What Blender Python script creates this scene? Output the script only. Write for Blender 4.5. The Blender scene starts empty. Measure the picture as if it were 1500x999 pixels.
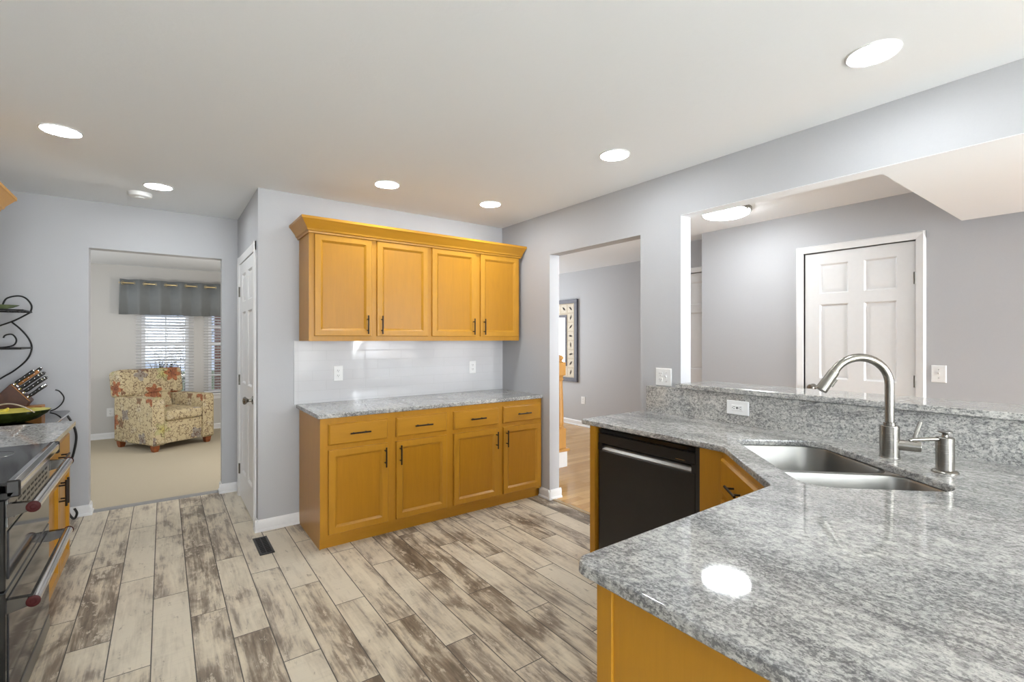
import bpy, bmesh, math, random
from mathutils import Vector, Matrix
random.seed(7)
PI = math.pi
scene = bpy.context.scene
COL = scene.collection

# ------------------------------------------------------------------ camera, world, light, exposure
cam_d = bpy.data.cameras.new('camera'); cam = bpy.data.objects.new('camera', cam_d); COL.objects.link(cam)
cam_d.sensor_fit = 'HORIZONTAL'; cam_d.sensor_width = 36.0
cam_d.lens = 36.0 * 698.0 / 1500.0
cam_d.shift_y = -3.0 / 1500.0
cam_d.clip_start = 0.02; cam_d.clip_end = 200
cam.location = (0, 0, 1.4); cam.rotation_euler = (PI / 2, 0, -math.radians(36.2))
scene.camera = cam
scene.view_settings.view_transform = 'Standard'; scene.view_settings.look = 'None'
scene.view_settings.gamma = 1.0; scene.view_settings.use_curve_mapping = False
scene.view_settings.exposure = 1.1
CAN = 43.0            # radiance of the recessed light diffusers
HALL = 18.0           # radiance of the hall dome light
world = bpy.data.worlds.new('World'); scene.world = world; world.use_nodes = True
bg = world.node_tree.nodes['Background']
bg.inputs[0].default_value = (0.62, 0.76, 1.0, 1); bg.inputs[1].default_value = 0.42

def area(name, loc, rot, sx, sy, power, color=(1, 1, 1)):
    l = bpy.data.lights.new(name, 'AREA'); l.shape = 'RECTANGLE'; l.size = sx; l.size_y = sy
    l.energy = power; l.color = color
    o = bpy.data.objects.new(name, l); COL.objects.link(o); o.location = loc; o.rotation_euler = rot
    return o
# daylight through the glazed doors and breakfast window; added fills for the other rooms
area('daylight_patio', (0.9, -5.42, 1.3), (PI / 2, 0, 0), 2.9, 2.0, 120, (0.90, 0.95, 1.0))
area('daylight_breakfast', (-1.05, -1.6, 1.45), (0, -PI / 2, 0), 1.2, 1.5, 6, (0.90, 0.95, 1.0))
area('hall_fill', (3.7, -5.4, 1.4), (PI / 2, 0, 0), 1.4, 1.8, 200, (0.93, 0.97, 1.0))  # fill added to brighten the hall; the wall behind it has no window
area('foyer_fill', (4.2, 7.0, 1.5), (-PI / 2, 0, 0), 1.2, 1.9, 21, (0.93, 0.97, 1.0))  # added fill for the foyer, in front of a solid end wall
lamp_d = bpy.data.lights.new('living_room_table_lamp', 'POINT'); lamp_d.energy = 21; lamp_d.shadow_soft_size = 0.08; lamp_d.color = (1.0, 0.95, 0.88)
lamp = bpy.data.objects.new('living_room_table_lamp', lamp_d); COL.objects.link(lamp); lamp.location = (1.20, 6.2, 1.46)
area('living_room_fill', (-2.1, 7.0, 1.5), (0, -PI / 2, 0), 1.4, 1.5, 10, (0.9, 0.95, 1.0))  # added living-room fill at the left wall, which has no opening

bounce_d = bpy.data.lights.new('ceiling_bounce_spot', 'SPOT'); bounce_d.energy = 128000; bounce_d.spot_size = math.radians(26); bounce_d.spot_blend = 0.1; bounce_d.shadow_soft_size = 0.15; bounce_d.color = (0.80, 0.91, 1.0)  # spot added outside the patio door to bounce light onto the ceiling
bounce_spot = bpy.data.objects.new('ceiling_bounce_spot', bounce_d); COL.objects.link(bounce_spot); bounce_spot.location = (2.6, -11.2, 9.6)
bounce_spot.rotation_euler = (Vector((0.9, -5.5, 1.2)) - Vector(bounce_spot.location)).to_track_quat('-Z', 'Y').to_euler()

# ------------------------------------------------------------------ mesh helpers
class MB:
    """collects shapes into one mesh"""
    def __init__(s): s.bm = bmesh.new()
    def add(s, other):
        me = bpy.data.meshes.new('tmp'); other.to_mesh(me); s.bm.from_mesh(me); bpy.data.meshes.remove(me); other.free(); return s
    def face(s, pts):
        try: s.bm.faces.new([s.bm.verts.new(p) for p in pts])
        except ValueError: pass
        return s
    def box(s, x0, x1, y0, y1, z0, z1, bev=0.0, seg=1, m=None):
        b = bmesh.new(); bmesh.ops.create_cube(b, size=1)
        for v in b.verts:
            v.co = Vector(((x0 + x1) / 2 + v.co.x * (x1 - x0), (y0 + y1) / 2 + v.co.y * (y1 - y0), (z0 + z1) / 2 + v.co.z * (z1 - z0)))
        if bev > 0: bmesh.ops.bevel(b, geom=b.edges[:], offset=bev, segments=seg, profile=0.5, affect='EDGES')
        if m is not None: bmesh.ops.transform(b, matrix=m, verts=b.verts[:])
        return s.add(b)
    def tube(s, pts, r, seg=8, closed=False, cap=True):
        P = [Vector(p) for p in pts]; n = len(P); R = r if isinstance(r, (list, tuple)) else [r] * n
        T = []
        for i in range(n):
            a = P[(i - 1) % n] if (closed or i > 0) else P[i]; c = P[(i + 1) % n] if (closed or i < n - 1) else P[i]
            T.append((c - a).normalized())
        up = Vector((0, 0, 1)) if abs(T[0].z) < 0.9 else Vector((1, 0, 0))
        N = (up - T[0] * up.dot(T[0])).normalized(); rings = []
        for i in range(n):
            N = (N - T[i] * N.dot(T[i])).normalized(); B = T[i].cross(N)
            rings.append([s.bm.verts.new(P[i] + R[i] * (math.cos(2 * PI * k / seg) * N + math.sin(2 * PI * k / seg) * B)) for k in range(seg)])
        m = n if closed else n - 1
        for i in range(m):
            a, c = rings[i], rings[(i + 1) % n]
            for k in range(seg): s.bm.faces.new((a[k], a[(k + 1) % seg], c[(k + 1) % seg], c[k]))
        if cap and not closed: s.bm.faces.new(rings[0][::-1]); s.bm.faces.new(rings[-1])
        return s
    def lathe(s, prof, c=(0, 0, 0), seg=24, m=None, sy=1.0):
        M = m or Matrix.Identity(4); c = Vector(c); rings = []
        for r, z in prof:
            if r < 1e-6: rings.append([s.bm.verts.new(c + M @ Vector((0, 0, z)))])
            else: rings.append([s.bm.verts.new(c + M @ Vector((r * math.cos(2 * PI * k / seg), sy * r * math.sin(2 * PI * k / seg), z))) for k in range(seg)])
        for a, b in zip(rings, rings[1:]):
            for k in range(seg):
                k2 = (k + 1) % seg
                q = [a[k % len(a)], a[k2 % len(a)], b[k2 % len(b)], b[k % len(b)]]
                u = []
                for v in q:
                    if v not in u: u.append(v)
                if len(u) > 2:
                    try: s.bm.faces.new(u)
                    except ValueError: pass
        for e in (rings[0], rings[-1]):
            if len(e) > 2:
                try: s.bm.faces.new(e)
                except ValueError: pass
        return s
    def prism(s, poly, lo, hi, axis='z', bev=0.0, seg=1):
        """extrude a 2-D polygon; axis z: (x,y); axis x: (y,z); axis y: (x,z)"""
        f = {'z': lambda p, h: (p[0], p[1], h), 'x': lambda p, h: (h, p[0], p[1]), 'y': lambda p, h: (p[0], h, p[1])}[axis]
        b = bmesh.new(); A = [b.verts.new(f(p, lo)) for p in poly]; B = [b.verts.new(f(p, hi)) for p in poly]
        b.faces.new(A); b.faces.new(B)
        for i in range(len(poly)): j = (i + 1) % len(poly); b.faces.new((A[i], A[j], B[j], B[i]))
        bmesh.ops.recalc_face_normals(b, faces=b.faces[:])
        if bev > 0: bmesh.ops.bevel(b, geom=b.edges[:], offset=bev, segments=seg, profile=0.5, affect='EDGES')
        return s.add(b)
    def rings(s, o, U, V, N, w, h, rr, back=True):
        """stacked rectangles: rr = [(inset, height along N)], last one capped"""
        o, U, V, N = Vector(o), Vector(U), Vector(V), Vector(N); L = []
        for i, d in rr:
            L.append([s.bm.verts.new(o + U * a + V * c + N * d) for a, c in ((i, i), (w - i, i), (w - i, h - i), (i, h - i))])
        for a, b in zip(L, L[1:]):
            for k in range(4): s.bm.faces.new((a[k], a[(k + 1) % 4], b[(k + 1) % 4], b[k]))
        s.bm.faces.new(L[-1])
        if back: s.bm.faces.new(L[0][::-1])
        return s
    def slab(s, outer, holes, z0, z1, e=0.006):
        b = bmesh.new()
        def offs(P, d):
            n = len(P); out = []
            A = sum(P[i][0] * P[(i + 1) % n][1] - P[(i + 1) % n][0] * P[i][1] for i in range(n))
            sg = 1 if A > 0 else -1
            for i in range(n):
                p, q, r = Vector(P[i - 1]), Vector(P[i]), Vector(P[(i + 1) % n])
                a = (q - p).normalized(); c = (r - q).normalized()
                na = Vector((-a.y, a.x)) * sg; nc = Vector((-c.y, c.x)) * sg
                m = (na + nc); m.normalize(); k = m.dot(na)
                out.append(q + m * (d / max(k, 0.3)))
            return out
        tops, bots = [], []
        for P, sg in [(outer, 1)] + [(h, -1) for h in holes]:
            P = [Vector(p) for p in P]
            lv = [(offs(P, sg * e), z1), (offs(P, sg * e * 0.3), z1 - e * 0.3), (P, z1 - e), (P, z0 + e * 0.6), (offs(P, sg * e * 0.6), z0)]
            L = [[b.verts.new((p.x, p.y, z)) for p in Q] for Q, z in lv]
            n = len(P)
            for a, c in zip(L, L[1:]):
                for k in range(n): b.faces.new((a[k], a[(k + 1) % n], c[(k + 1) % n], c[k]))
            tops.append(L[0]); bots.append(L[-1])
        for grp in (tops, bots):
            ed = []
            for L in grp:
                for k in range(len(L)):
                    ed.append(b.edges.get((L[k], L[(k + 1) % len(L)])))
            bmesh.ops.triangle_fill(b, use_beauty=True, use_dissolve=False, edges=ed)
        return s.add(b)

def fillet(P, radii, seg=6):
    out = []; n = len(P)
    for i in range(n):
        r = radii[i]; q = Vector(P[i])
        if r <= 0: out.append(tuple(q)); continue
        a = (Vector(P[i - 1]) - q).normalized(); c = (Vector(P[(i + 1) % n]) - q).normalized()
        half = a.angle(c) / 2; t = r / math.tan(half)
        cen = q + (a + c).normalized() * (r / math.sin(half))
        p0 = q + a * t - cen; p1 = q + c * t - cen
        a0 = math.atan2(p0.y, p0.x); d = math.atan2(p1.y, p1.x) - a0
        while d > PI: d -= 2 * PI
        while d < -PI: d += 2 * PI
        for k in range(seg + 1): out.append((cen.x + r * math.cos(a0 + d * k / seg), cen.y + r * math.sin(a0 + d * k / seg)))
    return out

def obj(name, mb, mat, parent=None, smooth=35, uv=False):
    bm = mb.bm; bmesh.ops.remove_doubles(bm, verts=bm.verts[:], dist=1e-6)
    bmesh.ops.recalc_face_normals(bm, faces=bm.faces[:])
    if uv:
        l = bm.loops.layers.uv.new('UVMap')
        for f in bm.faces:
            n = f.normal; ax = max(range(3), key=lambda i: abs(n[i]))
            for lp in f.loops:
                c = lp.vert.co
                lp[l].uv = ((c.y + 0.37, c.z), (c.x, c.z), (c.x, c.y + 0.61))[ax]
    me = bpy.data.meshes.new(name); bm.to_mesh(me); bm.free()
    if smooth:
        for p in me.polygons: p.use_smooth = True
        me.set_sharp_from_angle(angle=math.radians(smooth))
    me.materials.append(mat)
    o = bpy.data.objects.new(name, me); COL.objects.link(o)
    if 0 < smooth <= 35:
        wn = o.modifiers.new('weighted normals', 'WEIGHTED_NORMAL'); wn.keep_sharp = True; wn.weight = 100
    if parent is not None: o.parent = parent
    return o
def thing(name, label, cat, group=None, loc=(0, 0, 0), rz=0):
    o = bpy.data.objects.new(name, None); COL.objects.link(o); o.empty_display_size = 0.05
    o.location = loc; o.rotation_euler = (0, 0, rz)
    return tag(o, label, cat, group)
def tag(o, label, cat, group=None):
    o['label'] = label; o['category'] = cat
    if group: o['group'] = group
    return o
def struct(name, mb, mat, parent=None, smooth=35):
    o = obj(name, mb, mat, parent, smooth)
    if parent is None: o['kind'] = 'structure'
    return o
def rebase(root, base):
    """move a thing's origin to its base; its meshes were written in room coordinates"""
    b = Vector(base); seen = set()
    objs = [root] if root.type == 'MESH' else []
    objs += list(root.children_recursive)
    for o in objs:
        if o.data and o.data.name not in seen:
            o.data.transform(Matrix.Translation(-b)); seen.add(o.data.name)
    root.location = b
    return root
def copy_tree(o, parent=None):
    c = o.copy(); COL.objects.link(c)
    if parent is not None: c.parent = parent
    for ch in list(o.children): copy_tree(ch, c)
    return c

# ------------------------------------------------------------------ materials
class NT:
    def __init__(s, name):
        s.m = bpy.data.materials.new(name); s.m.use_nodes = True; s.t = s.m.node_tree
        s.b = s.t.nodes['Principled BSDF']
    def n(s, typ, **kw):
        x = s.t.nodes.new(typ)
        for k, v in kw.items():
            if k == 'inp':
                for a, b in v.items():
                    if isinstance(b, bpy.types.NodeSocket): s.t.links.new(b, x.inputs[a])
                    else: x.inputs[a].default_value = b
            else: setattr(x, k, v)
        return x
    def math(s, op, a, b=0.0, c=0.0):
        return s.n('ShaderNodeMath', operation=op, inp={0: a, 1: b, 2: c}).outputs[0]
    def mix(s, f, a, b, blend='MIX'):
        x = s.n('ShaderNodeMix', data_type='RGBA', blend_type=blend)
        for i, v in ((0, f), (6, a), (7, b)):
            if isinstance(v, bpy.types.NodeSocket): s.t.links.new(v, x.inputs[i])
            else: x.inputs[i].default_value = v if i == 0 else (*v, 1) if len(v) == 3 else v
        return x.outputs[2]
    def ramp(s, f, *st):
        x = s.n('ShaderNodeValToRGB', inp={0: f}); e = x.color_ramp.elements
        while len(e) < len(st): e.new(0.5)
        for i, (p, c) in enumerate(st):
            e[i].position = p; e[i].color = (*c, 1) if isinstance(c, (tuple, list)) else (c, c, c, 1)
        return x.outputs[0]
    def noise(s, vec, scale, detail=3, rough=0.5, dist=0.0):
        return s.n('ShaderNodeTexNoise', inp={'Vector': vec, 'Scale': scale, 'Detail': detail, 'Roughness': rough, 'Distortion': dist}).outputs[0]
    def mapping(s, vec, scale=(1, 1, 1), loc=(0, 0, 0), rot=(0, 0, 0)):
        return s.n('ShaderNodeMapping', inp={'Vector': vec, 'Scale': scale, 'Location': loc, 'Rotation': rot}).outputs[0]
    def coord(s, which='Object'): return s.n('ShaderNodeTexCoord').outputs[which]
    def set(s, **kw):
        names = {'color': 'Base Color', 'rough': 'Roughness', 'metal': 'Metallic', 'spec': 'Specular IOR Level', 'coat': 'Coat Weight', 'coatr': 'Coat Roughness',
                 'trans': 'Transmission Weight', 'ior': 'IOR', 'emit': 'Emission Color', 'es': 'Emission Strength', 'normal': 'Normal', 'alpha': 'Alpha', 'aniso': 'Anisotropic'}
        for k, v in kw.items():
            i = s.b.inputs[names[k]]
            if isinstance(v, bpy.types.NodeSocket): s.t.links.new(v, i)
            else: i.default_value = (*v, 1) if isinstance(v, tuple) and len(v) == 3 else v
        return s
    def bump(s, h, strength=0.2, dist=0.002):
        x = s.n('ShaderNodeBump', inp={'Height': h, 'Strength': strength, 'Distance': dist}); s.set(normal=x.outputs[0]); return s
def plain(name, color, rough=0.5, metal=0.0, var=0.06, scale=30, bump=0.0, **kw):
    t = NT(name); v = t.coord()
    nz = t.noise(v, scale, 3)
    t.set(color=t.mix(t.ramp(nz, (0.3, 0.0), (0.7, 1.0)), tuple(c * (1 - var) for c in color), tuple(min(1, c * (1 + var)) for c in color)), rough=rough, metal=metal, **kw)
    if bump: t.bump(nz, bump, 0.001)
    return t.m
M = {}
M['wall'] = plain('wall_paint', (0.50, 0.505, 0.522), 0.55, var=0.01, scale=120, bump=0.08)
M['living_wall'] = plain('living_wall_paint', (0.60, 0.585, 0.56), 0.6, var=0.01, scale=120, bump=0.08)
M['trim'] = plain('white_trim_paint', (0.84, 0.84, 0.84), 0.3, var=0.01)
M['white'] = plain('white_plastic', (0.86, 0.86, 0.85), 0.3, var=0.01)
M['slot'] = plain('dark_slot', (0.05, 0.05, 0.05), 0.6)
def mat_ceiling():
    t = NT('ceiling_paint'); v = t.coord()
    t.set(color=(0.87, 0.893, 0.92), rough=0.8)
    h = t.ramp(t.noise(v, 26, 4, 0.6), (0.45, 0.0), (0.62, 1.0)); t.bump(h, 0.12, 0.002); return t.m
M['ceiling'] = mat_ceiling()
def mat_maple(name, axis, base=(0.485, 0.226, 0.017)):
    t = NT(name); v = t.coord()
    rnd = t.n('ShaderNodeObjectInfo').outputs['Random']
    off = t.n('ShaderNodeCombineXYZ', inp={0: t.math('MULTIPLY', rnd, 7.0), 1: t.math('MULTIPLY', rnd, 13.0), 2: t.math('MULTIPLY', rnd, 5.0)}).outputs[0]
    p = t.n('ShaderNodeVectorMath', operation='ADD', inp={0: v, 1: off}).outputs[0]
    sc = [9, 9, 9]; sc[axis] = 1.0
    g = t.noise(t.mapping(p, tuple(sc)), 4.0, 5, 0.6, 0.6)
    sc2 = [60, 60, 60]; sc2[axis] = 2.0
    f = t.noise(t.mapping(p, tuple(sc2)), 5.0, 3, 0.6)
    bl = t.noise(p, 5.0, 2, 0.5)
    c = t.mix(t.ramp(g, (0.32, 0.0), (0.70, 1.0)), tuple(x * 0.93 for x in base), tuple(min(1, x * 1.05) for x in base))
    c = t.mix(t.math('MULTIPLY', t.ramp(f, (0.45, 0.0), (0.7, 1.0)), 0.12), c, (base[0] * 0.72, base[1] * 0.64, base[2] * 0.6))
    c = t.mix(t.math('MULTIPLY', bl, 0.25), c, (base[0] * 1.15, base[1] * 1.22, base[2] * 1.35))
    t.set(color=c, rough=0.34, coat=0.10, coatr=0.2, spec=0.35); return t.m
M['maple'] = mat_maple('maple_vertical_grain', 2)
M['maple_h'] = mat_maple('maple_horizontal_grain', 0)
M['maple_y'] = mat_maple('maple_horizontal_grain_side', 1)
M['maple_panel'] = mat_maple('maple_darker_panel', 2, (0.43, 0.19, 0.010))  # recessed door panels in a darker maple tone than their frames
M['oak'] = mat_maple('oak_post', 2, (0.58, 0.30, 0.085))
def mat_granite(name='grey_granite', upright=False):
    t = NT(name); v = t.n('ShaderNodeNewGeometry').outputs['Position']
    st = t.mapping(v, (1.0, 0.62, 1.0), rot=(0, 0, 0.35))
    big = t.noise(t.mapping(v, (1.1, 0.6, 1.1), rot=(0, 0, 0.6)), 2.6, 5, 0.62, 1.5)
    streak = t.noise(st, 62.0, 5, 0.78, 0.6)
    med = t.noise(t.mapping(v, (1.0, 0.75, 1.0), loc=(4, 7, 2), rot=(0, 0, 0.35)), 115.0, 3, 0.75)
    spk = t.noise(t.mapping(v, (1.0, 0.65, 1.0)), 240.0, 2, 0.6)
    base = t.mix(t.ramp(streak, (0.38, 0.0), (0.58, 1.0)), (0.23, 0.23, 0.225) if not upright else (0.32, 0.32, 0.31), (0.66, 0.655, 0.625) if not upright else (0.72, 0.71, 0.67))
    dens = t.ramp(big, (0.40, 1.0), (0.60, 0.0)) if not upright else t.ramp(big, (0.32, 0.9), (0.62, 0.25))
    lo = t.math('MULTIPLY_ADD', dens, 0.09, 0.385)
    d1 = t.n('ShaderNodeMapRange', inp={0: t.math('SUBTRACT', med, lo), 1: -0.02, 2: 0.05, 3: 1.0, 4: 0.0}).outputs[0]
    base = t.mix(t.math('MULTIPLY', d1, t.math('MULTIPLY_ADD', dens, 0.30, 0.50)), base, (0.075, 0.075, 0.08))
    base = t.mix(t.math('MULTIPLY', dens, 0.30), base, (0.18, 0.185, 0.19))
    base = t.mix(t.math('MULTIPLY', t.ramp(spk, (0.32, 1.0), (0.46, 0.0)), 0.5), base, (0.13, 0.13, 0.135))
    base = t.mix(t.math('MULTIPLY', t.ramp(spk, (0.56, 0.0), (0.70, 1.0)), 0.4), base, (0.66, 0.66, 0.645))
    vein = t.math('ABSOLUTE', t.math('SUBTRACT', t.noise(t.mapping(v, (1.5, 0.30, 1.5), loc=(3, 1, 0)), 3.0, 5, 0.6, 0.8), 0.5))
    base = t.mix(t.math('MULTIPLY', t.ramp(vein, (0.0, 1.0), (0.010, 0.0)), 0.5), base, (0.08, 0.08, 0.09))
    t.set(color=base, rough=0.05, spec=0.85); return t.m
M['granite'] = mat_granite(); M['granite_up'] = mat_granite('grey_granite_splash', True)
def mat_floor():
    t = NT('wood_look_plank_tile'); v = t.n('ShaderNodeNewGeometry').outputs['Position']
    sx = t.n('ShaderNodeSeparateXYZ', inp={0: v}); x, y = sx.outputs[0], sx.outputs[1]
    W, L = 0.1545, 0.955
    u = t.math('DIVIDE', t.math('ADD', x, 0.043), W); k = t.math('FLOOR', u); fu = t.math('SUBTRACT', u, k)
    w = t.math('DIVIDE', t.math('ADD', t.math('SUBTRACT', y, 3.204), t.math('MULTIPLY', k, L / 3)), L); j = t.math('FLOOR', w); fw = t.math('SUBTRACT', w, j)
    ex = t.math('MULTIPLY', t.math('MINIMUM', fu, t.math('SUBTRACT', 1.0, fu)), W)
    ey = t.math('MULTIPLY', t.math('MINIMUM', fw, t.math('SUBTRACT', 1.0, fw)), L)
    edge = t.math('MINIMUM', ex, ey)
    grout = t.math('LESS_THAN', edge, 0.0024)
    cid = t.n('ShaderNodeCombineXYZ', inp={0: k, 1: j, 2: 3.0}).outputs[0]
    wn = t.n('ShaderNodeTexWhiteNoise', noise_dimensions='3D', inp={'Vector': cid}); r = wn.outputs['Value']
    rc = t.n('ShaderNodeSeparateColor', inp={0: wn.outputs['Color']}); r2, r3 = rc.outputs[0], rc.outputs[1]
    off = t.n('ShaderNodeVectorMath', operation='SCALE', inp={0: wn.outputs['Color'], 'Scale': 40.0}).outputs[0]
    p = t.n('ShaderNodeVectorMath', operation='ADD', inp={0: v, 1: off}).outputs[0]
    blot = t.noise(t.mapping(p, (2.2, 0.75, 1)), 3.6, 4, 0.6, 0.5)
    fine = t.noise(t.mapping(p, (34, 2.0, 1)), 3.0, 4, 0.65, 0.4)
    worn = t.noise(t.mapping(p, (4.5, 1.6, 1), loc=(9, 3, 1)), 6.0, 7, 0.75, 0.2)
    saw = t.noise(t.mapping(p, (1.5, 26, 1)), 3.0, 2, 0.5)
    grain = t.noise(t.mapping(p, (13, 0.9, 1), loc=(2, 5, 1)), 3.0, 5, 0.62, 0.5)
    tone = t.math('ADD', t.math('MULTIPLY', blot, 0.95), t.math('ADD', t.math('MULTIPLY', grain, 0.55), t.math('MULTIPLY', fine, 0.22)))
    tone = t.math('ADD', t.math('SUBTRACT', tone, 0.305), t.math('MULTIPLY', t.math('SUBTRACT', r, 0.5), 0.30))
    c = t.ramp(tone, (0.28, (0.15, 0.115, 0.08)), (0.40, (0.27, 0.21, 0.15)), (0.47, (0.43, 0.36, 0.275)), (0.54, (0.63, 0.545, 0.41)), (0.72, (0.79, 0.70, 0.54)))
    c = t.mix(t.math('MULTIPLY', r2, 0.45), c, t.mix(0.5, c, (0.50, 0.47, 0.44)))
    c = t.mix(t.math('MULTIPLY', t.ramp(worn, (0.575, 0.0), (0.60, 1.0)), 0.7), c, (0.70, 0.62, 0.50))
    c = t.mix(t.math('MULTIPLY', t.ramp(worn, (0.34, 1.0), (0.40, 0.0)), 0.55), c, (0.19, 0.145, 0.10))
    c = t.mix(t.math('MULTIPLY', t.ramp(saw, (0.55, 0.0), (0.75, 1.0)), 0.12), c, (0.30, 0.25, 0.20))
    c = t.mix(grout, c, (0.13, 0.115, 0.10))
    t.set(color=c, rough=t.math('MULTIPLY_ADD', grout, 0.4, 0.36), spec=0.4)
    t.bump(t.math('SUBTRACT', t.math('MULTIPLY', fine, 0.3), grout), 0.35, 0.0012)
    return t.m
M['floor'] = mat_floor()
def mat_hardwood():
    t = NT('oak_strip_floor'); v = t.n('ShaderNodeNewGeometry').outputs['Position']
    sx = t.n('ShaderNodeSeparateXYZ', inp={0: v}); x, y = sx.outputs[0], sx.outputs[1]
    k = t.math('FLOOR', t.math('DIVIDE', y, 0.083)); fu = t.math('FRACT', t.math('DIVIDE', y, 0.083))
    wn0 = t.n('ShaderNodeTexWhiteNoise', noise_dimensions='1D', inp={'W': k}).outputs['Value']
    j = t.math('FLOOR', t.math('ADD', t.math('DIVIDE', x, 0.9), t.math('MULTIPLY', wn0, 9.0)))
    r = t.n('ShaderNodeTexWhiteNoise', noise_dimensions='2D', inp={'Vector': t.n('ShaderNodeCombineXYZ', inp={0: k, 1: j}).outputs[0]}).outputs['Value']
    g = t.noise(t.mapping(v, (2, 40, 1)), 3.0, 4, 0.6, 0.4)
    c = t.mix(r, (0.50, 0.27, 0.085), (0.66, 0.40, 0.15))
    c = t.mix(t.math('MULTIPLY', t.ramp(g, (0.4, 0.0), (0.7, 1.0)), 0.35), c, (0.36, 0.18, 0.05))
    c = t.mix(t.math('LESS_THAN', fu, 0.025), c, (0.22, 0.11, 0.035))
    t.set(color=c, rough=0.25); return t.m
M['hardwood'] = mat_hardwood()
def mat_carpet():
    t = NT('beige_carpet'); v = t.coord()
    n1 = t.noise(v, 190, 3, 0.7); n2 = t.noise(v, 7, 4, 0.6)
    c = t.mix(t.ramp(n1, (0.3, 0.0), (0.7, 1.0)), (0.42, 0.36, 0.26), (0.68, 0.61, 0.48))
    c = t.mix(t.math('MULTIPLY', n2, 0.35), c, (0.50, 0.42, 0.30))
    t.set(color=c, rough=1.0, spec=0.1); t.bump(n1, 0.6, 0.006); return t.m
M['carpet'] = mat_carpet()
def mat_tile():
    t = NT('white_subway_tile'); v = t.n('ShaderNodeNewGeometry').outputs['Position']
    sx = t.n('ShaderNodeSeparateXYZ', inp={0: v}); x, z = sx.outputs[0], sx.outputs[2]
    k = t.math('FLOOR', t.math('DIVIDE', t.math('SUBTRACT', z, 0.923), 0.077)); fz = t.math('FRACT', t.math('DIVIDE', t.math('SUBTRACT', z, 0.923), 0.077))
    xx = t.math('SUBTRACT', x, 0.825)
    fx = t.math('FRACT', t.math('DIVIDE', t.math('ADD', xx, t.math('MULTIPLY', k, 0.1033)), 0.31))
    ez = t.math('MULTIPLY', t.math('MINIMUM', fz, t.math('SUBTRACT', 1.0, fz)), 0.077)
    ex = t.math('MULTIPLY', t.math('MINIMUM', fx, t.math('SUBTRACT', 1.0, fx)), 0.31)
    ex = t.math('MAXIMUM', ex, t.math('LESS_THAN', xx, 0.0)); bn = t.math('ABSOLUTE', xx)
    e = t.math('MINIMUM', t.math('MINIMUM', ez, ex), bn)
    g = t.n('ShaderNodeMapRange', inp={0: e, 1: 0.0008, 2: 0.0022, 3: 1.0, 4: 0.0}).outputs[0]
    t.set(color=t.mix(g, (0.66, 0.66, 0.675), (0.56, 0.56, 0.57)), rough=t.math('MULTIPLY_ADD', g, 0.5, 0.07))
    t.bump(t.math('SUBTRACT', 1.0, g), 0.3, 0.001); return t.m
M['tile'] = mat_tile()
M['bronze'] = plain('dark_bronze', (0.035, 0.028, 0.024), 0.35, 0.7)
M['iron'] = plain('black_wrought_iron', (0.022, 0.022, 0.022), 0.45, 0.3)
def mat_brushed(name, col, rough):
    t = NT(name); v = t.coord()
    n1 = t.noise(t.mapping(v, (3, 3, 160)), 3.0, 3, 0.6)
    t.set(color=col, metal=1.0, rough=t.math('MULTIPLY_ADD', n1, 0.02, rough - 0.01)); return t.m
M['nickel'] = mat_brushed('brushed_nickel', (0.31, 0.295, 0.265), 0.27)
M['steel'] = mat_brushed('brushed_sink_steel', (0.27, 0.267, 0.255), 0.32)
M['chrome'] = plain('polished_chrome', (0.80, 0.80, 0.82), 0.08, 1.0, var=0.02)
M['black_gloss'] = plain('gloss_black', (0.010, 0.010, 0.010), 0.10, var=0.1, spec=0.5)
M['black_panel'] = plain('black_appliance_panel', (0.014, 0.012, 0.011), 0.28, var=0.1)
M['black_satin'] = plain('satin_black', (0.018, 0.017, 0.017), 0.35)
M['oven_glass'] = plain('dark_mirror_oven_glass', (0.055, 0.055, 0.058), 0.06, 0.35, var=0.05)
M['medal'] = plain('red_medallion', (0.045, 0.004, 0.004), 0.55, spec=0.2)
M['bracket_chrome'] = plain('chrome_darkened_reflection', (0.11, 0.105, 0.10), 0.15, 1.0, var=0.05)  # chrome brackets; dark tone stands in for cabinets reflected in them
M['gold'] = plain('brushed_gold', (0.72, 0.58, 0.32), 0.3, 1.0)
def mat_emit(name, col, s):
    t = NT(name); t.set(color=(0.9, 0.9, 0.9), emit=col, es=s, rough=0.4); return t.m
M['can'] = mat_emit('lit_led_diffuser', (0.91, 0.965, 1.0), CAN)
M['dome'] = mat_emit('lit_glass_dome', (0.94, 0.98, 1.0), HALL)
def mat_glass(name, col=(1, 1, 1), rough=0.0):
    t = NT(name)
    tr = t.n('ShaderNodeBsdfTransparent', inp={0: (*col, 1)}); gl = t.n('ShaderNodeBsdfGlossy', inp={0: (1, 1, 1, 1), 'Roughness': rough})
    fr = t.math('MULTIPLY_ADD', t.math('POWER', t.n('ShaderNodeLayerWeight', inp={0: 0.5}).outputs['Facing'], 5.0), 0.9, 0.04); mx = t.n('ShaderNodeMixShader', inp={0: fr, 1: tr.outputs[0], 2: gl.outputs[0]})
    t.t.links.new(mx.outputs[0], t.t.nodes['Material Output'].inputs[0]); return t.m
M['pane'] = mat_glass('window_glass'); M['smoked'] = mat_glass('smoked_glass', (0.16, 0.16, 0.165))
M['mirror'] = plain('mirror_silver', (0.9, 0.9, 0.92), 0.02, 1.0, var=0.0)
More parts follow.
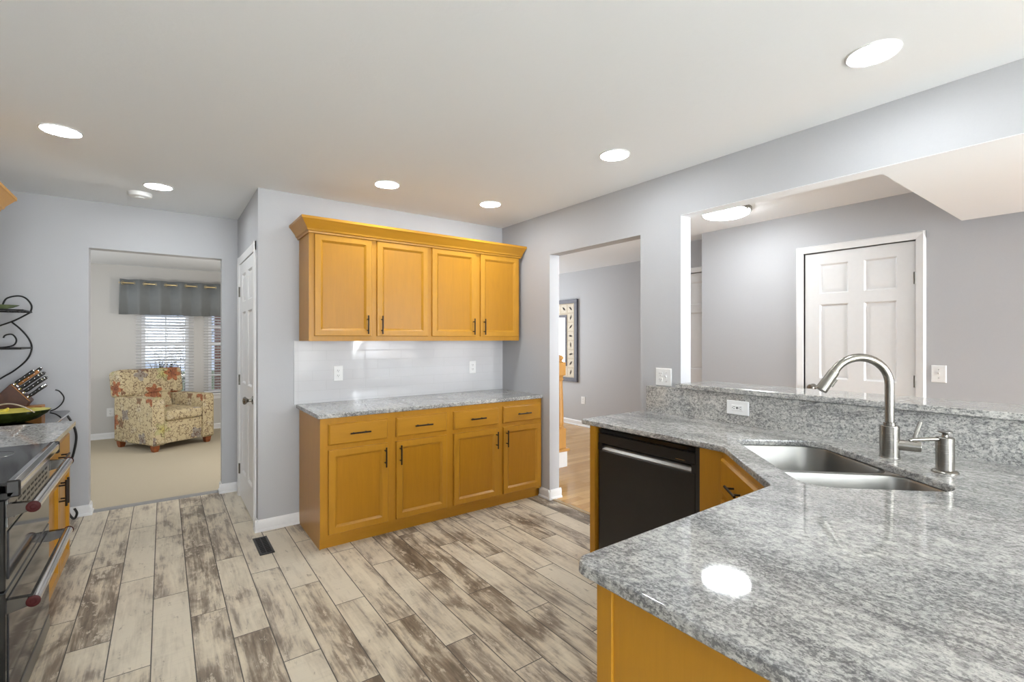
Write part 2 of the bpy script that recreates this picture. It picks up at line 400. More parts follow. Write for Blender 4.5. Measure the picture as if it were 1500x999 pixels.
def mat_fabric(name, col, rough=0.9, sc=260):
    t = NT(name); v = t.coord(); n1 = t.noise(v, sc, 2, 0.6); n2 = t.noise(t.mapping(v, (1, 1, 12)), 40, 3, 0.6)
    c = t.mix(n1, tuple(x * 0.75 for x in col), tuple(x * 1.2 for x in col)); c = t.mix(t.math('MULTIPLY', n2, 0.3), c, tuple(x * 0.8 for x in col))
    t.set(color=c, rough=rough, spec=0.2); t.bump(n1, 0.3, 0.001); return t.m
M['valance'] = mat_fabric('grey_valance_cloth', (0.25, 0.265, 0.27))
def mat_floral():
    t = NT('floral_upholstery'); v = t.coord('UV')
    weave = t.noise(v, 300, 2, 0.6)
    c = t.mix(weave, (0.52, 0.42, 0.245), (0.66, 0.56, 0.36))
    soft = t.noise(v, 6.0, 3, 0.5); c = t.mix(t.ramp(soft, (0.55, 0.0), (0.72, 0.6)), c, (0.68, 0.62, 0.48))
    def flowers(c, scale, loc, size, petals, col, col2, keep, amount=1.0, ring=False):
        vo = t.n('ShaderNodeTexVoronoi', voronoi_dimensions='2D', inp={'Vector': t.mapping(v, (1, 1, 1), loc=loc), 'Scale': scale, 'Randomness': 0.75})
        pos = vo.outputs['Position']; q = t.n('ShaderNodeVectorMath', operation='SUBTRACT', inp={0: t.mapping(v, (1, 1, 1), loc=loc), 1: pos}).outputs[0]
        s3 = t.n('ShaderNodeSeparateXYZ', inp={0: q}); r = t.math('SQRT', t.math('ADD', t.math('POWER', s3.outputs[0], 2.0), t.math('POWER', s3.outputs[1], 2.0)))
        ang = t.math('ARCTAN2', s3.outputs[1], s3.outputs[0])
        sc = t.n('ShaderNodeSeparateColor', inp={0: vo.outputs['Color']})
        pet = t.math('MULTIPLY_ADD', t.math('COSINE', t.math('MULTIPLY_ADD', ang, float(petals), t.math('MULTIPLY', sc.outputs[1], 6.0))), 0.20, 0.80)
        edge = t.math('MULTIPLY', pet, size); dist = t.math('ADD', r, t.math('MULTIPLY', t.math('SUBTRACT', t.noise(v, 45, 2), 0.5), size * 0.4))
        k = t.math('LESS_THAN', sc.outputs[0], keep)
        if ring:
            m = t.math('LESS_THAN', t.math('ABSOLUTE', t.math('SUBTRACT', dist, edge)), size * 0.07)
        else: m = t.math('LESS_THAN', dist, edge)
        inner = t.ramp(t.math('DIVIDE', r, size), (0.1, 1.0), (0.6, 0.0))
        return t.mix(t.math('MULTIPLY', t.math('MULTIPLY', m, k), amount), c, t.mix(inner, col, col2))
    c = flowers(c, 3.0, (0.3, 0.1, 0), 0.11, 5, (0.46, 0.45, 0.22), (0.50, 0.46, 0.08), 0.5, 0.65)
    c = flowers(c, 3.3, (1.7, 0.6, 0), 0.085, 4, (0.27, 0.26, 0.27), (0.15, 0.13, 0.15), 0.5, 0.7)
    c = flowers(c, 2.6, (0.9, 2.2, 0), 0.115, 6, (0.44, 0.13, 0.05), (0.22, 0.035, 0.02), 0.45, 0.85)
    c = flowers(c, 3.2, (2.9, 1.4, 0), 0.065, 5, (0.20, 0.075, 0.04), (0.09, 0.03, 0.02), 0.4, 0.75)
    c = flowers(c, 6.0, (5.1, 0.4, 0), 0.072, 6, (0.12, 0.055, 0.035), (0.12, 0.055, 0.035), 0.85, 0.8, True)
    c = flowers(c, 8.0, (1.1, 6.4, 0), 0.045, 4, (0.14, 0.08, 0.06), (0.14, 0.08, 0.06), 0.8, 0.7, True)
    c = flowers(c, 12.0, (3.3, 4.4, 0), 0.034, 5, (0.16, 0.07, 0.04), (0.16, 0.07, 0.04), 0.8, 0.7, True)
    c = flowers(c, 14.0, (8.3, 1.4, 0), 0.012, 4, (0.10, 0.05, 0.04), (0.1, 0.05, 0.04), 0.6, 0.7)
    t.set(color=c, rough=0.85, spec=0.2); t.bump(weave, 0.2, 0.001); return t.m
M['floral'] = mat_floral()
M['foot'] = plain('red_brown_wood', (0.26, 0.075, 0.022), 0.35, var=0.2, scale=20)
M['block'] = plain('dark_brown_block_wood', (0.085, 0.028, 0.013), 0.4, var=0.25, scale=25)
M['block_light'] = plain('orange_brown_wood', (0.45, 0.19, 0.045), 0.4, var=0.15, scale=25)
M['dish_out'] = plain('dark_green_glaze', (0.04, 0.055, 0.012), 0.2, var=0.4, scale=18)
M['dish_in'] = plain('yellow_green_glaze', (0.78, 0.68, 0.11), 0.3, var=0.25, scale=14)
M['banana'] = plain('ripe_yellow_peel', (0.72, 0.58, 0.07), 0.45, var=0.15, scale=20)
M['beige'] = plain('beige_wire', (0.45, 0.38, 0.28), 0.4)
M['green_dish'] = plain('green_white_dish', (0.16, 0.20, 0.10), 0.25, var=0.5, scale=22)
M['frame'] = plain('slate_frame', (0.085, 0.085, 0.11), 0.4, var=0.12)
M['mat_board'] = plain('cream_board', (0.62, 0.54, 0.42), 0.7, var=0.05)
M['tile_print'] = plain('cream_print', (0.70, 0.63, 0.51), 0.6, var=0.08)
M['ink'] = plain('brown_grey_print', (0.14, 0.12, 0.10), 0.7, var=0.3)
M['bark'] = plain('grey_twig', (0.10, 0.085, 0.075), 0.9, var=0.2)
M['grass'] = plain('winter_lawn', (0.22, 0.26, 0.12), 0.95, var=0.35, scale=6)
def mat_brick():
    t = NT('red_brick'); b = t.n('ShaderNodeTexBrick', inp={'Vector': t.mapping(t.coord(), (1, 1, 1), rot=(PI / 2, 0, 0)), 'Color1': (0.30, 0.10, 0.07, 1), 'Color2': (0.38, 0.15, 0.10, 1), 'Mortar': (0.55, 0.5, 0.45, 1), 'Scale': 4.5, 'Mortar Size': 0.015})
    t.set(color=b.outputs[0], rough=0.9); return t.m
M['brick'] = mat_brick()
M['slat'] = plain('white_blind_slat', (0.88, 0.88, 0.90), 0.4, var=0.01)
# ------------------------------------------------------------------ room shell
RW = 2.72; CE = 2.50
struct('floor', MB().box(-1.56, RW + 0.03, -5.6, 5.11, -0.1, 0), M['floor'])
struct('floor', MB().box(RW + 0.03, 5.6, -5.6, 7.2, -0.1, 0).box(2.5, RW + 0.03, 5.11, 7.2, -0.1, 0), M['hardwood'])
struct('floor', MB().box(-2.3, 2.5, 5.11, 8.9, -0.1, 0.0), M['carpet'])
struct('ceiling', MB().box(-1.56, 5.6, -5.6, 5.17, CE, CE + 0.1).box(2.5, 5.6, 5.17, 7.2, CE, CE + 0.1), M['ceiling'])
struct('ceiling', MB().box(-2.3, 2.5, 5.17, 8.9, 2.45, 2.6), M['ceiling'])
struct('wall_left', MB().box(-1.22, -1.10, -5.6, -2.45, 0, CE).box(-1.22, -1.10, -0.75, 4.06, 0, CE).box(-1.56, -1.22, 3.94, 4.06, 0, CE).box(-1.56, -1.45, 4.06, 5.17, 0, CE).box(-1.22, -1.10, -2.45, -0.75, 0, 0.8).box(-1.22, -1.10, -2.45, -0.75, 2.1, CE), M['wall'])
struct('wall_far', MB().box(-1.45, -0.478, 5.05, 5.17, 0, CE).box(0.43, 2.5, 5.05, 5.17, 0, CE).box(-0.478, 0.43, 5.05, 5.17, 2.127, CE), M['wall'])
struct('wall_pantry', MB().box(0.555, 0.655, 3.885, 4.02, 0, CE).box(0.555, 0.655, 4.87, 5.05, 0, CE).box(0.555, 0.655, 4.02, 4.87, 2.085, CE), M['wall'])
struct('wall_back', MB().box(0.655, RW, 3.885, 3.985, 0, CE), M['wall'])
struct('wall_right', MB().box(RW, RW + 0.11, 3.16, 3.985, 0, CE).box(RW, RW + 0.11, 2.18, 3.16, 2.135, CE).box(RW, RW + 0.11, 1.855, 2.18, 0, CE)
       .box(RW, RW + 0.11, -1.0, 1.855, 2.208, CE).box(RW, RW + 0.11, -1.0, 1.855, 0, 1.08).box(RW, RW + 0.11, -5.6, -1.0, 0, CE), M['wall'])
struct('wall_rear', MB().box(-1.2, -0.6, -5.6, -5.48, 0, CE).box(2.4, 5.6, -5.6, -5.48, 0, CE).box(-0.6, 2.4, -5.6, -5.48, 2.3, CE).box(-0.6, 2.4, -5.6, -5.48, 0, 0.18), M['wall'])
struct('trim_6', MB().box(RW + 0.001, RW + 0.11, -0.999, 1.854, 2.2055, 2.208), M['ceiling'])
struct('wall_hall', MB().box(4.53, 4.65, -5.6, 1.088, 0, CE).box(4.53, 4.65, 1.86, 2.84, 0, CE).box(4.53, 4.65, 1.088, 1.86, 2.142, CE).box(4.65, 4.80, 2.74, 2.84, 0, CE), M['wall'])
struct('wall_closet', MB().box(4.80, 4.90, 2.74, 2.86, 0, CE).box(4.80, 4.90, 3.62, 3.76, 0, CE).box(4.80, 4.90, 2.86, 3.62, 2.142, CE).box(4.90, 5.43, 3.66, 3.76, 0, CE), M['wall'])
struct('wall_foyer', MB().box(5.43, 5.55, 3.66, 7.2, 0, CE).box(2.5, 5.43, 7.05, 7.2, 0, CE), M['wall'])
struct('wall_stair', MB().box(2.50, 2.60, 3.985, 8.9, 0, CE), M['wall'])
struct('wall_living', MB().box(-2.3, -0.255, 8.75, 8.87, 0, 2.45).box(0.315, 0.565, 8.75, 8.87, 0, 2.45).box(1.14, 2.5, 8.75, 8.87, 0, 2.45)
       .box(-0.255, 0.315, 8.75, 8.87, 0, 0.56).box(0.565, 1.14, 8.75, 8.87, 0, 0.56).box(-0.255, 0.315, 8.75, 8.87, 2.1, 2.45).box(0.565, 1.14, 8.75, 8.87, 2.1, 2.45)
       .box(-2.3, -2.18, 5.17, 8.75, 0, 2.45).box(-2.18, -1.56, 5.05, 5.17, 0, 2.45), M['living_wall'])
struct('wall_soffit', MB().box(RW + 0.11, 4.39, -5.48, 0.81, 2.206, CE), M['ceiling'])

# baseboards with a stepped, rounded top and a shoe
def base_run(mb, p, q, n):
    """baseboard along p->q, n = direction into the room"""
    p, q, n = Vector((*p, 0)), Vector((*q, 0)), Vector((*n, 0)); prof = [(0, 0), (0.022, 0), (0.022, 0.012), (0.013, 0.02), (0.013, 0.062), (0.009, 0.075), (0.004, 0.083), (0, 0.083)]
    a = [mb.bm.verts.new(p + n * d + Vector((0, 0, z))) for d, z in prof]; b = [mb.bm.verts.new(q + n * d + Vector((0, 0, z))) for d, z in prof]
    k = len(prof)
    for i in range(k): mb.bm.faces.new((a[i], a[(i + 1) % k], b[(i + 1) % k], b[i]))
    mb.bm.faces.new(a); mb.bm.faces.new(b[::-1]); return mb
m = MB(); base_run(m, (-1.45, 5.05), (-0.457, 5.05), (0, -1)); base_run(m, (-0.478, 5.03), (-0.478, 5.17), (1, 0)); base_run(m, (0.409, 5.05), (0.555, 5.05), (0, -1)); base_run(m, (0.43, 5.03), (0.43, 5.17), (-1, 0))
struct('baseboard_far', m, M['trim'])
m = MB(); base_run(m, (0.535, 3.885), (0.845, 3.885), (0, -1)); base_run(m, (0.555, 3.865), (0.555, 3.945), (-1, 0)); struct('baseboard_back', m, M['trim'])
m = MB(); base_run(m, (RW, 3.14), (RW, 3.29), (-1, 0)); base_run(m, (RW - 0.02, 3.16), (RW + 0.13, 3.16), (0, -1)); base_run(m, (RW, 2.20), (RW, 2.10), (-1, 0)); struct('baseboard_right', m, M['trim'])
m = MB(); base_run(m, (5.43, 3.76), (5.43, 7.05), (-1, 0)); base_run(m, (2.6, 7.05), (5.43, 7.05), (0, -1)); struct('baseboard_foyer', m, M['trim'])
m = MB(); base_run(m, (-2.18, 8.75), (2.5, 8.75), (0, -1)); struct('baseboard_living', m, M['trim'])
m = MB(); base_run(m, (4.53, 1.93), (4.53, 2.84), (-1, 0)); base_run(m, (4.53, -5.48), (4.53, 1.02), (-1, 0)); struct('baseboard_hall', m, M['trim'])
struct('trim_1', MB().prism([(5.085, 0), (5.165, 0), (5.155, 0.008), (5.095, 0.008)], -0.455, 0.407, 'x'), plain('grey_threshold_strip', (0.30, 0.295, 0.29), 0.5))
struct('trim_2', MB().box(RW + 0.012, RW + 0.05, 2.18, 3.16, 0, 0.004), plain('tan_threshold_strip', (0.42, 0.30, 0.16), 0.4))

# ------------------------------------------------------------------ panelled doors (local: hinge plane y=0, front towards -y, x along the width)
def panel_door(name, w, h, xs, zs, loc, rz, hinge_x, hinge_z, knob, knob_mat, caselabel):
    root = MB()
    cells = [(1, r) for r in (1, 3, 5)] + [(3, r) for r in (1, 3, 5)]
    for side in (0, 1):
        N = Vector((0, -1, 0)) if side == 0 else Vector((0, 1, 0)); y0 = 0.0 if side == 0 else 0.035
        for i in range(5):
            for j in range(7):
                a, b, c, d = xs[i], xs[i + 1], zs[j], zs[j + 1]
                if (i, j) in cells:
                    root.rings((a, y0, c), (1, 0, 0), (0, 0, 1), N, b - a, d - c, [(0, 0), (0.004, -0.004), (0.012, -0.013), (0.024, -0.013), (0.046, -0.003)], back=False)
                else: root.face([(a, y0, c), (b, y0, c), (b, y0, d), (a, y0, d)])
    for pts in ([(0, 0, 0), (0, .035, 0), (0, .035, h), (0, 0, h)], [(w, 0, 0), (w, .035, 0), (w, .035, h), (w, 0, h)], [(0, 0, h), (w, 0, h), (w, .035, h), (0, .035, h)], [(0, 0, 0), (w, 0, 0), (w, .035, 0), (0, .035, 0)]): root.face(pts)
    d = struct(name, root, M['trim']); d.location = loc; d.rotation_euler = (0, 0, rz)
    for z in hinge_z:
        hg = obj('hinge', MB().tube([(hinge_x, -0.006, z - 0.045), (hinge_x, -0.006, z + 0.045)], 0.007, 10).box(hinge_x - 0.016, hinge_x + 0.016, -0.003, 0.003, z - 0.045, z + 0.045), M['nickel'], d)
    if knob:
        kx, kz = knob; R = Matrix.Rotation(PI / 2, 4, 'X')
        obj('door_handle', MB().lathe([(0, 0), (0.032, 0), (0.032, 0.006), (0.014, 0.012), (0.011, 0.03), (0.018, 0.04), (0.028, 0.05), (0.030, 0.058), (0.024, 0.068), (0, 0.072)], (kx, 0, kz), 20, R), knob_mat, d)
    return d
def casing(name, w, h, loc, rz, cw=0.066, depth=0.115):
    m = MB(); t = 0.018
    prof = lambda x0, s: [(x0, 0), (x0 + s * cw, 0), (x0 + s * cw, -0.009), (x0 + s * (cw - 0.012), -t), (x0 + s * 0.02, -0.013), (x0, -0.009)]
    m.prism(prof(0, -1), 0, h + cw, 'z'); m.prism(prof(w, 1), 0, h + cw, 'z')
    m.prism([(0, h), (-0.009, h), (-0.013, h + 0.02), (-t, h + cw - 0.012), (-0.009, h + cw), (0, h + cw)], -cw, w + cw, 'x')
    m.box(-0.014, 0.0, 0.0, depth, 0, h + 0.014).box(w, w + 0.014, 0.0, depth, 0, h + 0.014).box(0, w, 0.0, depth, h, h + 0.014)
    m.box(0, 0.012, 0.04, 0.055, 0, h).box(w - 0.012, w, 0.04, 0.055, 0, h)
    o = struct(name, m, M['trim']); o.location = loc; o.rotation_euler = (0, 0, rz); return o
def xs_of(w): s = w * 0.148; mid = w * 0.143; return [0, s, w / 2 - mid / 2, w / 2 + mid / 2, w - s, w]
def zs_of(h): k = h / 2.137; return [0, 0.25 * k, 0.90 * k, 1.06 * k, 1.695 * k, 1.785 * k, 2.037 * k, h]
# pantry door: in the wall facing -x.  local -y -> -x : rz=-90deg ; local x -> -y
pw = 0.822; ph = 2.06
panel_door('door_1', pw, ph - 0.012, xs_of(pw), zs_of(ph - 0.012), (0.553, 4.856, 0.008), -PI / 2, -0.006, (0.24, 1.03, 1.81), (pw - 0.065, 0.925), M['nickel'], '')
casing('trim_3', 0.834, ph, (0.555, 4.862, 0), -PI / 2)
# hall door: wall x=4.53 facing -x
hw = 0.76
panel_door('door_2', hw, 2.13, xs_of(hw), zs_of(2.13), (4.545, 1.854, 0.006), -PI / 2, hw + 0.004, (0.25, 1.075, 1.852), (0.065, 0.975), M['nickel'], '')
casing('trim_4', 0.772, 2.142, (4.53, 1.86, 0), -PI / 2, 0.058)
# closet door past the end of the hall wall
panel_door('door_3', 0.748, 2.13, xs_of(0.748), zs_of(2.13), (4.815, 3.614, 0.006), -PI / 2, -0.006, (0.25, 1.075, 1.85), None, None, '')
casing('trim_5', 0.76, 2.142, (4.80, 3.62, 0), -PI / 2, 0.058, 0.098)

# windows
def window(name, x0, x1, z0, z1, y):
    m = MB(); f = 0.045
    m.box(x0, x0 + f, y + 0.03, y + 0.09, z0, z1).box(x1 - f, x1, y + 0.03, y + 0.09, z0, z1).box(x0 + f, x1 - f, y + 0.03, y + 0.09, z0, z0 + f).box(x0 + f, x1 - f, y + 0.03, y + 0.09, z1 - f, z1)
    zm = (z0 + z1) / 2; m.box(x0 + f, x1 - f, y + 0.04, y + 0.085, zm - 0.022, zm + 0.022)
    r = struct(name, m, M['trim'])
    mu = MB(); xm = (x0 + x1) / 2; mu.box(xm - 0.009, xm + 0.009, y + 0.055, y + 0.075, z0 + f, zm - 0.022).box(xm - 0.009, xm + 0.009, y + 0.055, y + 0.075, zm + 0.022, z1 - f)
    for q in (0.333, 0.667):
        for a, b in ((z0 + f, zm - 0.022), (zm + 0.022, z1 - f)):
            zz = a + (b - a) * q; mu.box(x0 + f, xm - 0.009, y + 0.055, y + 0.075, zz - 0.009, zz + 0.009).box(xm + 0.009, x1 - f, y + 0.055, y + 0.075, zz - 0.009, zz + 0.009)
    obj('window_muntins', mu, M['trim'], r)
    obj('pane', MB().box(x0 + f, x1 - f, y + 0.063, y + 0.067, z0 + f, z1 - f), M['pane'], r)
    obj('window_sill', MB().box(x0 - 0.07, x1 + 0.07, y - 0.045, y + 0.03, z0 - 0.03, z0 - 0.0, 0.004).box(x0 - 0.06, x1 + 0.06, y - 0.014, y, z0 - 0.09, z0 - 0.03), M['trim'], r)
    return r
window('window_1', -0.255, 0.315, 0.56, 2.1, 8.75)
window('window_2', 0.565, 1.14, 0.56, 2.1, 8.75)
def blind(x0, x1, z0, z1, label):
    y = 8.708; root = thing('window_blind', label, 'blind', 'white slatted blinds in the living room')
    m = MB(); n = int((z1 - z0 - 0.09) / 0.043)
    for i in range(n):
        z = z0 + 0.04 + i * 0.043; R = Matrix.Translation((0, y, z)) @ Matrix.Rotation(math.radians(-14), 4, 'X')
        m.box(x0, x1, -0.024, 0.024, -0.0015, 0.0015, m=R)
    obj('slats', m, M['slat'], root)
    obj('headrail', MB().box(x0, x1, y - 0.028, y + 0.028, z1 - 0.045, z1, 0.003), M['slat'], root)
    obj('bottom_rail', MB().box(x0, x1, y - 0.024, y + 0.024, z0, z0 + 0.02, 0.003), M['slat'], root)
    m = MB()
    for q in (0.18, 0.82): xx = x0 + (x1 - x0) * q; m.tube([(xx, y - 0.027, z0 + 0.02), (xx, y - 0.027, z1 - 0.045)], 0.0016, 5)
    obj('ladder_cord', m, M['slat'], root)
    rebase(root, ((x0 + x1) / 2, y, z0)); return root
blind(-0.315, 0.375, 0.575, 2.14, 'white slatted blind on the living room window directly behind the armchair')
blind(0.505, 1.20, 0.575, 2.14, 'white slatted blind on the living room window cut off by the doorway')
# glazed patio door behind the camera and breakfast window (never in frame, light enters there)
m = MB()
for a, b in ((-0.6, -0.53), (0.86, 0.94), (2.33, 2.4)): m.box(a, b, -5.58, -5.5, 0.18, 2.3)
m.box(-0.6, 2.4, -5.58, -5.5, 2.23, 2.3).box(-0.6, 2.4, -5.58, -5.5, 0.18, 0.26)
w3 = struct('window_3', m, M['trim']); obj('pane', MB().box(-0.53, 2.33, -5.55, -5.544, 0.26, 2.23), M['pane'], w3)
m = MB(); m.box(-1.19, -1.12, -2.45, -2.38, 0.8, 2.1).box(-1.19, -1.12, -0.82, -0.75, 0.8, 2.1).box(-1.19, -1.12, -2.38, -0.82, 2.03, 2.1).box(-1.19, -1.12, -2.38, -0.82, 0.8, 0.87).box(-1.18, -1.13, -1.63, -1.57, 0.87, 2.03)
w4 = struct('window_4', m, M['trim']); obj('pane', MB().box(-1.158, -1.152, -2.38, -0.82, 0.87, 2.03), M['pane'], w4)

# outside the living room: lawn, bare shrub, brick garden wall
struct('floor', MB().box(-14, 14, 8.9, 30, -0.5, -0.3), M['grass'])
def shrub(label, x, y, h, seed):
    rnd = random.Random(seed); m = MB()
    def grow(p, d, L, r, lev):
        q = p + d * L; m.tube([p, p + d * L * 0.5 + Vector((rnd.uniform(-.03, .03), 0, rnd.uniform(-.02, .02))), q], [r, r * 0.8, r * 0.6], 4)
        if lev == 0: return
        for i in range(3):
            nd = (d + Vector((rnd.uniform(-.9, .9), rnd.uniform(-.7, .7), rnd.uniform(-.1, .5)))).normalized(); grow(p + d * L * rnd.uniform(0.5, 1), nd, L * rnd.uniform(0.55, 0.8), r * 0.6, lev - 1)
    for k in range(6): grow(Vector((x + rnd.uniform(-.2, .2), y + rnd.uniform(-.2, .2), -0.3)), Vector((rnd.uniform(-.4, .4), rnd.uniform(-.3, .3), 1)).normalized(), h * 0.42, 0.018, 4)
    o = obj('bare_shrub', m, M['bark']); tag(o, label, 'shrub'); rebase(o, (x, y, -0.3))
shrub('bare twiggy shrub on the lawn outside the window behind the armchair', 0.1, 11.2, 2.6, 3)
o = obj('brick_wall', MB().box(0.9, 6.0, 11.9, 12.2, -0.3, 2.0).box(0.85, 6.05, 11.86, 12.24, 2.0, 2.07), M['brick']); tag(o, 'red brick wall outside, seen through the right living room window', 'wall'); rebase(o, (3, 12, -0.3))

# ------------------------------------------------------------------ recessed lights
def can(x, y, label):
    r = thing('recessed_light', label, 'ceiling light', 'recessed kitchen ceiling lights', (x, y, CE))
    obj('trim_ring', MB().lathe([(0.080, -0.001), (0.080, -0.005), (0.084, -0.007), (0.089, -0.004), (0.090, 0)], seg=40), M['trim'], r)
    obj('diffuser', MB().lathe([(0, -0.0085), (0.05, -0.008), (0.0805, -0.004)], seg=40), M['can'], r)
    return r
can(2.205, 0.66, 'round recessed ceiling light over the sink, largest and nearest the camera')
can(2.177, 1.937, 'round recessed ceiling light over the dishwasher counter')
can(2.152, 3.242, 'round recessed ceiling light above the right pair of upper cabinets')
can(1.285, 3.26, 'round recessed ceiling light above the left pair of upper cabinets')
can(-0.028, 4.278, 'round recessed ceiling light next to the smoke detector')
can(-0.436, 3.434, 'round recessed ceiling light at far left, over the range')
r = thing('smoke_detector', 'small white smoke detector on the ceiling near the living room doorway', 'smoke detector', None, (-0.142, 4.56, CE))
obj('housing', MB().lathe([(0.075, 0), (0.075, -0.012), (0.070, -0.026), (0.060, -0.032), (0, -0.034)], seg=32), M['white'], r)
obj('sensor_grille', MB().lathe([(0.030, -0.0335), (0.030, -0.038), (0.024, -0.040), (0, -0.040)], seg=24), M['white'], r)
r = thing('flush_ceiling_light', 'lit white dome ceiling light with nickel clips in the hall behind the ledge', 'ceiling light', None, (3.87, 2.2, CE))
obj('base_pan', MB().lathe([(0.200, 0), (0.200, -0.020), (0.197, -0.026), (0.185, -0.026)], seg=40), M['nickel'], r)
obj('glass_dome', MB().lathe([(0.186, -0.024), (0.186, -0.030), (0.180, -0.042), (0.155, -0.054), (0.09, -0.062), (0, -0.064)], seg=48), M['dome'], r)
for k in range(3):
    a = -PI / 2 - 0.15 + k * 2 * PI / 3; R = Matrix.Rotation(a, 4, 'Z')
    obj('clip', MB().box(0.184, 0.204, -0.010, 0.010, -0.040, -0.004, 0.003, m=R), M['nickel'], r)
# ------------------------------------------------------------------ cabinets (local: face frame front y=0 facing -y, x along, back at +y)
def bar_pull(c, vertical, parent, L=0.14, yf=-0.019):
    x, z = c; h = L / 2; s = h - 0.028; d = 0.030
    a, b = ((x, yf - d, z - h), (x, yf - d, z + h)) if vertical else ((x - h, yf - d, z), (x + h, yf - d, z))
    m = MB().tube([a, b], 0.0055, 10)
    for k in (-s, s):
        p = (x, yf + 0.001, z + k) if vertical else (x + k, yf + 0.001, z); q = (p[0], yf - d, p[2]); m.tube([p, q], 0.0045, 8)
    return obj('handle', m, M['bronze'], parent)
def shaker(parent, x0, x1, z0, z1, hx=None, hz=None, mat='maple'):
    m = MB().rings((x0, 0, z0), (1, 0, 0), (0, 0, 1), (0, -1, 0), x1 - x0, z1 - z0, [(0, 0), (0, 0.014), (0.0025, 0.018), (0.005, 0.019), (0.042, 0.019), (0.046, 0.016), (0.057, 0.006), (0.058, 0.004)])
    d = obj('door', m, M[mat], parent, 25)
    obj('panel', MB().box(x0 + 0.0575, x1 - 0.0575, -0.0065, -0.0045, z0 + 0.0575, z1 - 0.0575), M['maple_panel'], d)
    if hx is not None: bar_pull((hx, hz), True, d)
    return d
def drawer(parent, x0, x1, z0, z1, handle=True, mat='maple_h'):
    m = MB().rings((x0, 0, z0), (1, 0, 0), (0, 0, 1), (0, -1, 0), x1 - x0, z1 - z0, [(0, 0), (0, 0.010), (0.003, 0.014), (0.010, 0.019)])
    d = obj('drawer', m, M[mat], parent, 25)
    if handle: bar_pull(((x0 + x1) / 2, (z0 + z1) / 2), False, d)
    return d
def face_frame(w, z0, z1, bars, stiles, y0=0.0, y1=0.019):
    m = MB()
    for a, b in stiles: m.box(a, b, y0, y1, z0, z1)
    for a, b in bars:
        for (p, q) in zip(stiles, stiles[1:]): m.box(p[1], q[0], y0, y1, a, b)
    return m
def base_unit(name, label, w, depth, doors, drawers, loc, rz, group, left_end=False, right_end=False):
    r = thing(name, label, 'cabinet', group, loc, rz)
    st = [(0, doors[0][0] + 0.012)] + [(a[1] - 0.012, b[0] + 0.012) for a, b in zip(doors, doors[1:])] + [(doors[-1][1] - 0.012, w)]
    obj('face_frame', face_frame(w, 0.078, 0.874, [(0.078, 0.112), (0.65, 0.70), (0.82, 0.874)], st), M['maple'], r)
    m = MB().box(0, w, 0.019, depth, 0.078, 0.874)
    obj('carcass', m, M['maple'], r)
    obj('toe_kick', MB().box(0.0, w, 0.034, depth, 0.0, 0.078), M['maple_h'], r)
    for (a, b, hx) in doors: shaker(r, a, b, 0.10, 0.661, hx, 0.567)
    for (a, b) in drawers: drawer(r, a, b, 0.692, 0.833)
    return r
BX = 0.84; BY = 3.274
g = 'maple base cabinets on the back wall'
u = base_unit('base_cabinet', 'maple base cabinet on the back wall, left unit with exposed end by the floor vent', 0.955, 0.60, [(0.042, 0.452, 0.428), (0.514, 0.925, 0.541)], [(0.042, 0.452), (0.514, 0.925)], (BX, BY, 0), 0, g)
obj('end_panel', MB().prism([(0.022, 0), (0.022, 0.078), (0.0, 0.078), (0.0, 0.874), (0.60, 0.874), (0.60, 0)], -0.006, 0.0, 'x').box(-0.0085, -0.006, 0.0, 0.035, 0.078, 0.874), M['maple'], u)
base_unit('base_cabinet', 'maple base cabinet on the back wall, right unit against the doorway wall', 0.923, 0.60, [(0.03, 0.452, 0.427), (0.502, 0.908, 0.53)], [(0.03, 0.452), (0.502, 0.908)], (BX + 0.955, BY, 0), 0, g)
UX = 0.838; UY = 3.565
def upper_unit(label, w, doors, loc, rz=0, group=None, z0=1.385, z1=2.175, depth=0.31, zd=(1.422, 2.150)):
    r = thing('upper_cabinet', label, 'cabinet', group, loc, rz)
    st = [(0, doors[0][0] + 0.012)] + [(a[1] - 0.012, b[0] + 0.012) for a, b in zip(doors, doors[1:])] + [(doors[-1][1] - 0.012, w)]
    obj('face_frame', face_frame(w, z0, z1, [(z0, zd[0] + 0.012), (zd[1] - 0.012, z1)], st), M['maple'], r)
    obj('carcass', MB().box(0.0, w, 0.019, depth, z0 + 0.012, z1).box(0.0, 0.016, 0.019, depth, z0, z0 + 0.012).box(w - 0.016, w, 0.019, depth, z0, z0 + 0.012), M['maple'], r)
    for (a, b, hx) in doors: shaker(r, a, b, zd[0], zd[1], hx, 1.507)
    return r
gu = 'maple upper cabinets on the back wall'
u = upper_unit('maple upper cabinet on the back wall, left unit with exposed end', 0.928, [(0.028, 0.440, 0.405), (0.482, 0.910, 0.516)], (UX, UY, 0), 0, gu)
obj('end_panel', MB().box(-0.005, 0.0, 0.0, 0.31, 1.385, 2.175).box(-0.0075, -0.005, 0.0, 0.03, 1.385, 2.175), M['maple'], u)
upper_unit('maple upper cabinet on the back wall, right unit nearest the doorway', 0.924, [(0.019, 0.441, 0.412), (0.490, 0.906, 0.522)], (UX + 0.928, UY, 0), 0, gu)
